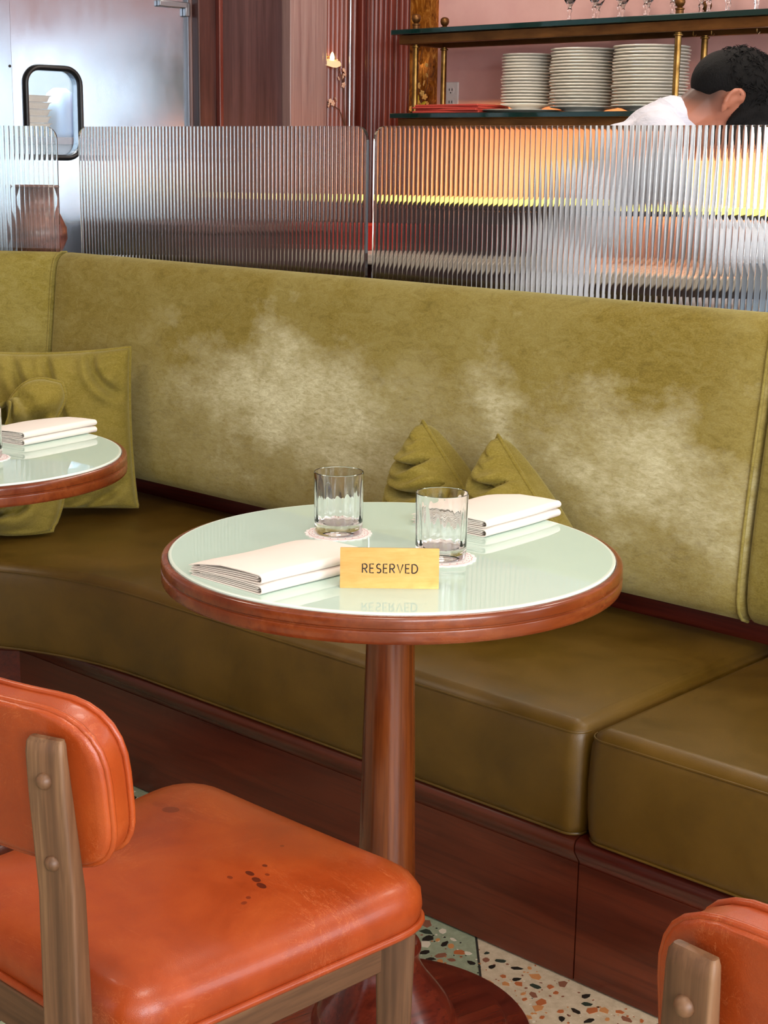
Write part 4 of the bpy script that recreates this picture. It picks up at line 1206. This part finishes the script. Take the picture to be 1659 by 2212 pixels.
HM = Matrix((HF, HL, HH)).transposed()
def hp(f, l, h): return HC + HF * f + HL * l + HH * h
def torso(mb, g=0.0):
    caps(mb, (-.02, -.07, .93), (-.02, .07, .93), .125 + g, .125 + g)
    caps(mb, (.0, -.06, 1.03), (.0, .06, 1.03), .118 + g, .118 + g)
    caps(mb, (.07, -.075, 1.15), (.07, .075, 1.15), .118 + g, .118 + g)
    caps(mb, (.16, -.085, 1.26), (.16, .085, 1.26), .098 + g, .098 + g)
    caps(mb, (.225, -.135, 1.315), (.225, .135, 1.315), .066 + g, .066 + g)
    caps(mb, (.22, -.06, 1.335), (.22, .06, 1.335), .062 + g, .062 + g)
ARM = {}
for sy in (-1, 1):
    sh = Vector((.245, sy * .175, 1.30)); el = Vector((.36, sy * .225, 1.06)); wr = Vector((.60 if sy < 0 else .57, sy * .13, 1.10))
    ARM[sy] = (sh, el, wr)
def arms(mb, g=0.0, cut=1.0):
    for sy in (-1, 1):
        sh, el, wr = ARM[sy]
        caps(mb, sh, el, .056 + g, .043 + g); caps(mb, el, el + (wr - el) * cut, .043 + g, .029 + g + .006 * (g > 0))
body = M()
torso(body); arms(body)
caps(body, (.235, 0, 1.335), (.345, 0, 1.395), .062, .056)
caps(body, (.30, 0, 1.372), hp(-.03, 0, -.055), .056, .058)
body.ball(hp(-.005, 0, .012), (.093, .076, .098), 24, 16, HM)        # skull
body.ball(hp(.045, 0, -.055), (.055, .056, .068), 20, 14, HM)        # face and jaw
body.ball(hp(.070, 0, -.108), (.026, .028, .020), 14, 10, HM)        # chin
body.ball(hp(.078, 0, .018), (.020, .052, .014), 14, 10, HM)         # brow
caps(body, hp(.092, 0, -.002), hp(.112, 0, -.040), .008, .0125)      # nose
body.ball(hp(.096, 0, -.078), (.010, .024, .007), 12, 8, HM)
body.ball(hp(.094, 0, -.089), (.010, .021, .008), 12, 8, HM)
for sy in (-1, 1):                                                   # ears: rim, bowl and lobe
    e = [hp(-.004 - .012, sy * .079, -.010)]
    rim = [(-.002, -.034), (-.012, -.022), (-.021, -.004), (-.022, .012), (-.014, .024), (.0, .025), (.006, .014)]
    for (f1, h1), (f2, h2) in zip(rim, rim[1:]):
        caps(body, hp(f1, sy * (.083 + .006 * (f1 < -.01)), h1 - .004), hp(f2, sy * (.083 + .006 * (f2 < -.01)), h2 - .004), .0058, .0058, 8, 4)
    body.ball(hp(-.008, sy * .077, -.004), (.015, .008, .028), 12, 8, HM)
    body.ball(hp(.000, sy * .081, -.036), (.008, .0055, .011), 10, 8, HM)
for sy in (-1, 1):                                                   # hands: palm, four fingers, thumb
    sh, el, wr = ARM[sy]
    d = (wr - el).normalized(); side = Vector((0, -sy, 0)); dn = Vector((0, 0, -1))
    pc = wr + d * .075 + dn * .012
    caps(body, wr + d * .015 + side * -.016, pc + side * -.022, .017, .014); caps(body, wr + d * .015 + side * .016, pc + side * .022, .017, .014)
    caps(body, wr, wr + d * .06 + dn * .008, .022, .020)
    for q, (o_, ln) in enumerate(((-.030, .030), (-.010, .036), (.010, .040), (.030, .036))):
        k0 = pc + side * o_; k1 = k0 + d * ln + dn * .012; k2 = k1 + d * ln * .6 + dn * .022; k3 = k2 + d * ln * .15 + dn * .02
        caps(body, k0, k1, .0088, .0082, 10, 5); caps(body, k1, k2, .0082, .0075, 10, 5); caps(body, k2, k3, .0075, .0068, 10, 5)
    th0 = wr + d * .025 + side * .026
    caps(body, th0, th0 + d * .03 + side * .022 + dn * .012, .0115, .0095, 10, 5); caps(body, th0 + d * .03 + side * .022 + dn * .012, th0 + d * .058 + side * .024 + dn * .022, .0095, .008, 10, 5)
for sy in (-1, 1):                                                   # legs and feet
    caps(body, (-.02, sy * .085, .88), (.01, sy * .095, .49), .085, .056); caps(body, (.01, sy * .095, .49), (-.03, sy * .10, .08), .056, .038)
    caps(body, (-.04, sy * .10, .036), (.13, sy * .115, .028), .036, .026)
remeshed(body, 'body', SKIN, man, .0055, 3)
_hcen = tuple(hp(-.075, 0, -.030))
stub = _n.blob(_n.coord(), _hcen, (.10, .13, .095))
_n.put(_n.b.inputs['Base Color'], _n.mix(_n.math('MULTIPLY', _n.ramp(stub, [(.02, '#000000'), (.42, '#ffffff')]), .85), '#a86a52', '#2d211d'))
shirt = M()
torso(shirt, .012); arms(shirt, .010, .80)
caps(shirt, (.215, 0, 1.335), (.262, 0, 1.362), .074, .071)
SH = mat('white_cotton_shirt', '#c4c4d0', .8, sheen=.15)
_n2 = NT(SH)
wv_ = _n2.noise(_n2.coord((7, 7, 12), rot=(0, .6, 0)), 1.5, 5, .6, .8)
_n2.bump(wv_, .55, .02)
so = remeshed(shirt, 'shirt', SH, man, .008, 4)
col_ = M()
ringp = []
cdir = Vector((.62, 0, .78)).normalized(); cx_ = Vector((0, 1, 0)); cy_ = cdir.cross(cx_)
cc = Vector((.272, 0, 1.362))
def cring(r, off): return [cc + cdir * off + (cx_ * cos(2 * pi * k / 40) * r + cy_ * sin(2 * pi * k / 40) * r * 1.02) for k in range(40)]
col_.loft([cring(.084, -.030), cring(.079, -.010), cring(.072, .018), cring(.070, .026), cring(.066, .026), cring(.067, .0), cring(.074, -.028)], True, False, False)
col_.build('collar', SH, so, 60)
tro = M()
for sy in (-1, 1):
    caps(tro, (-.02, sy * .085, .90), (.01, sy * .095, .49), .100, .068); caps(tro, (.01, sy * .095, .49), (-.03, sy * .10, .10), .068, .052)
caps(tro, (-.02, -.07, .88), (-.02, .07, .88), .132, .132)
remeshed(tro, 'trousers', BLACKISH, man, .012, 3)
for sy in (-1, 1):
    shoe = M(); caps(shoe, (-.05, sy * .10, .044), (.14, sy * .117, .038), .044, .037)
    remeshed(shoe, 'shoe', BLACKRUB, man, .008, 2)
hair = M()
hair.ball(hp(-.010, 0, .036), (.104, .084, .090), 28, 18, HM)
hair.ball(hp(.050, 0, .030), (.060, .074, .062), 20, 14, HM)
hair.ball(hp(-.064, 0, .006), (.064, .074, .074), 20, 14, HM)
hair.ball(hp(.078, -.045, -.015), (.030, .036, .045), 16, 12, HM)
hair.ball(hp(.078, .045, -.015), (.030, .036, .045), 16, 12, HM)
hair.ball(hp(.040, -.068, -.012), (.020, .016, .045), 14, 10, HM)
hair.ball(hp(.040, .068, -.012), (.020, .016, .045), 14, 10, HM)
HAIR = mat('black_hair', '#060505', .7, spec=.2)
_n3 = NT(HAIR); _n3.bump(_n3.noise(_n3.coord((160, 160, 40)), 2, 4, .7), .8, .004)
hr = remeshed(hair, 'hair', HAIR, man, .006, 2)
rg = random.Random(9)
lock = M()
for k in range(900):
    th = rg.uniform(0, 2 * pi); ph = rg.uniform(.05, 1.75)
    d = Vector((sin(ph) * cos(th), sin(ph) * sin(th), cos(ph)))
    if d.x > .75 and d.z < .2: continue
    base = hp(-.010 + .100 * d.x, .081 * d.y, .034 + .087 * d.z)
    n_ = (HM @ d); t_ = n_.cross(Vector((rg.uniform(-1, 1), rg.uniform(-1, 1), rg.uniform(-1, 1)))).normalized()
    l = rg.uniform(.010, .026)
    lock.tube([base, base + n_ * .006 + t_ * l * .5, base + n_ * .008 + t_ * l], lambda q: .0022 * (1 - q * .85), 5)
lock.build('hair_locks', HAIR, hr, 60)
EYEM = mat('eye_white', '#d8d2cc', .2)
for sy in (-1, 1): M().ball(hp(.076, sy * .031, -.004), .011, 12, 8).build('eye', EYEM, man, 60)
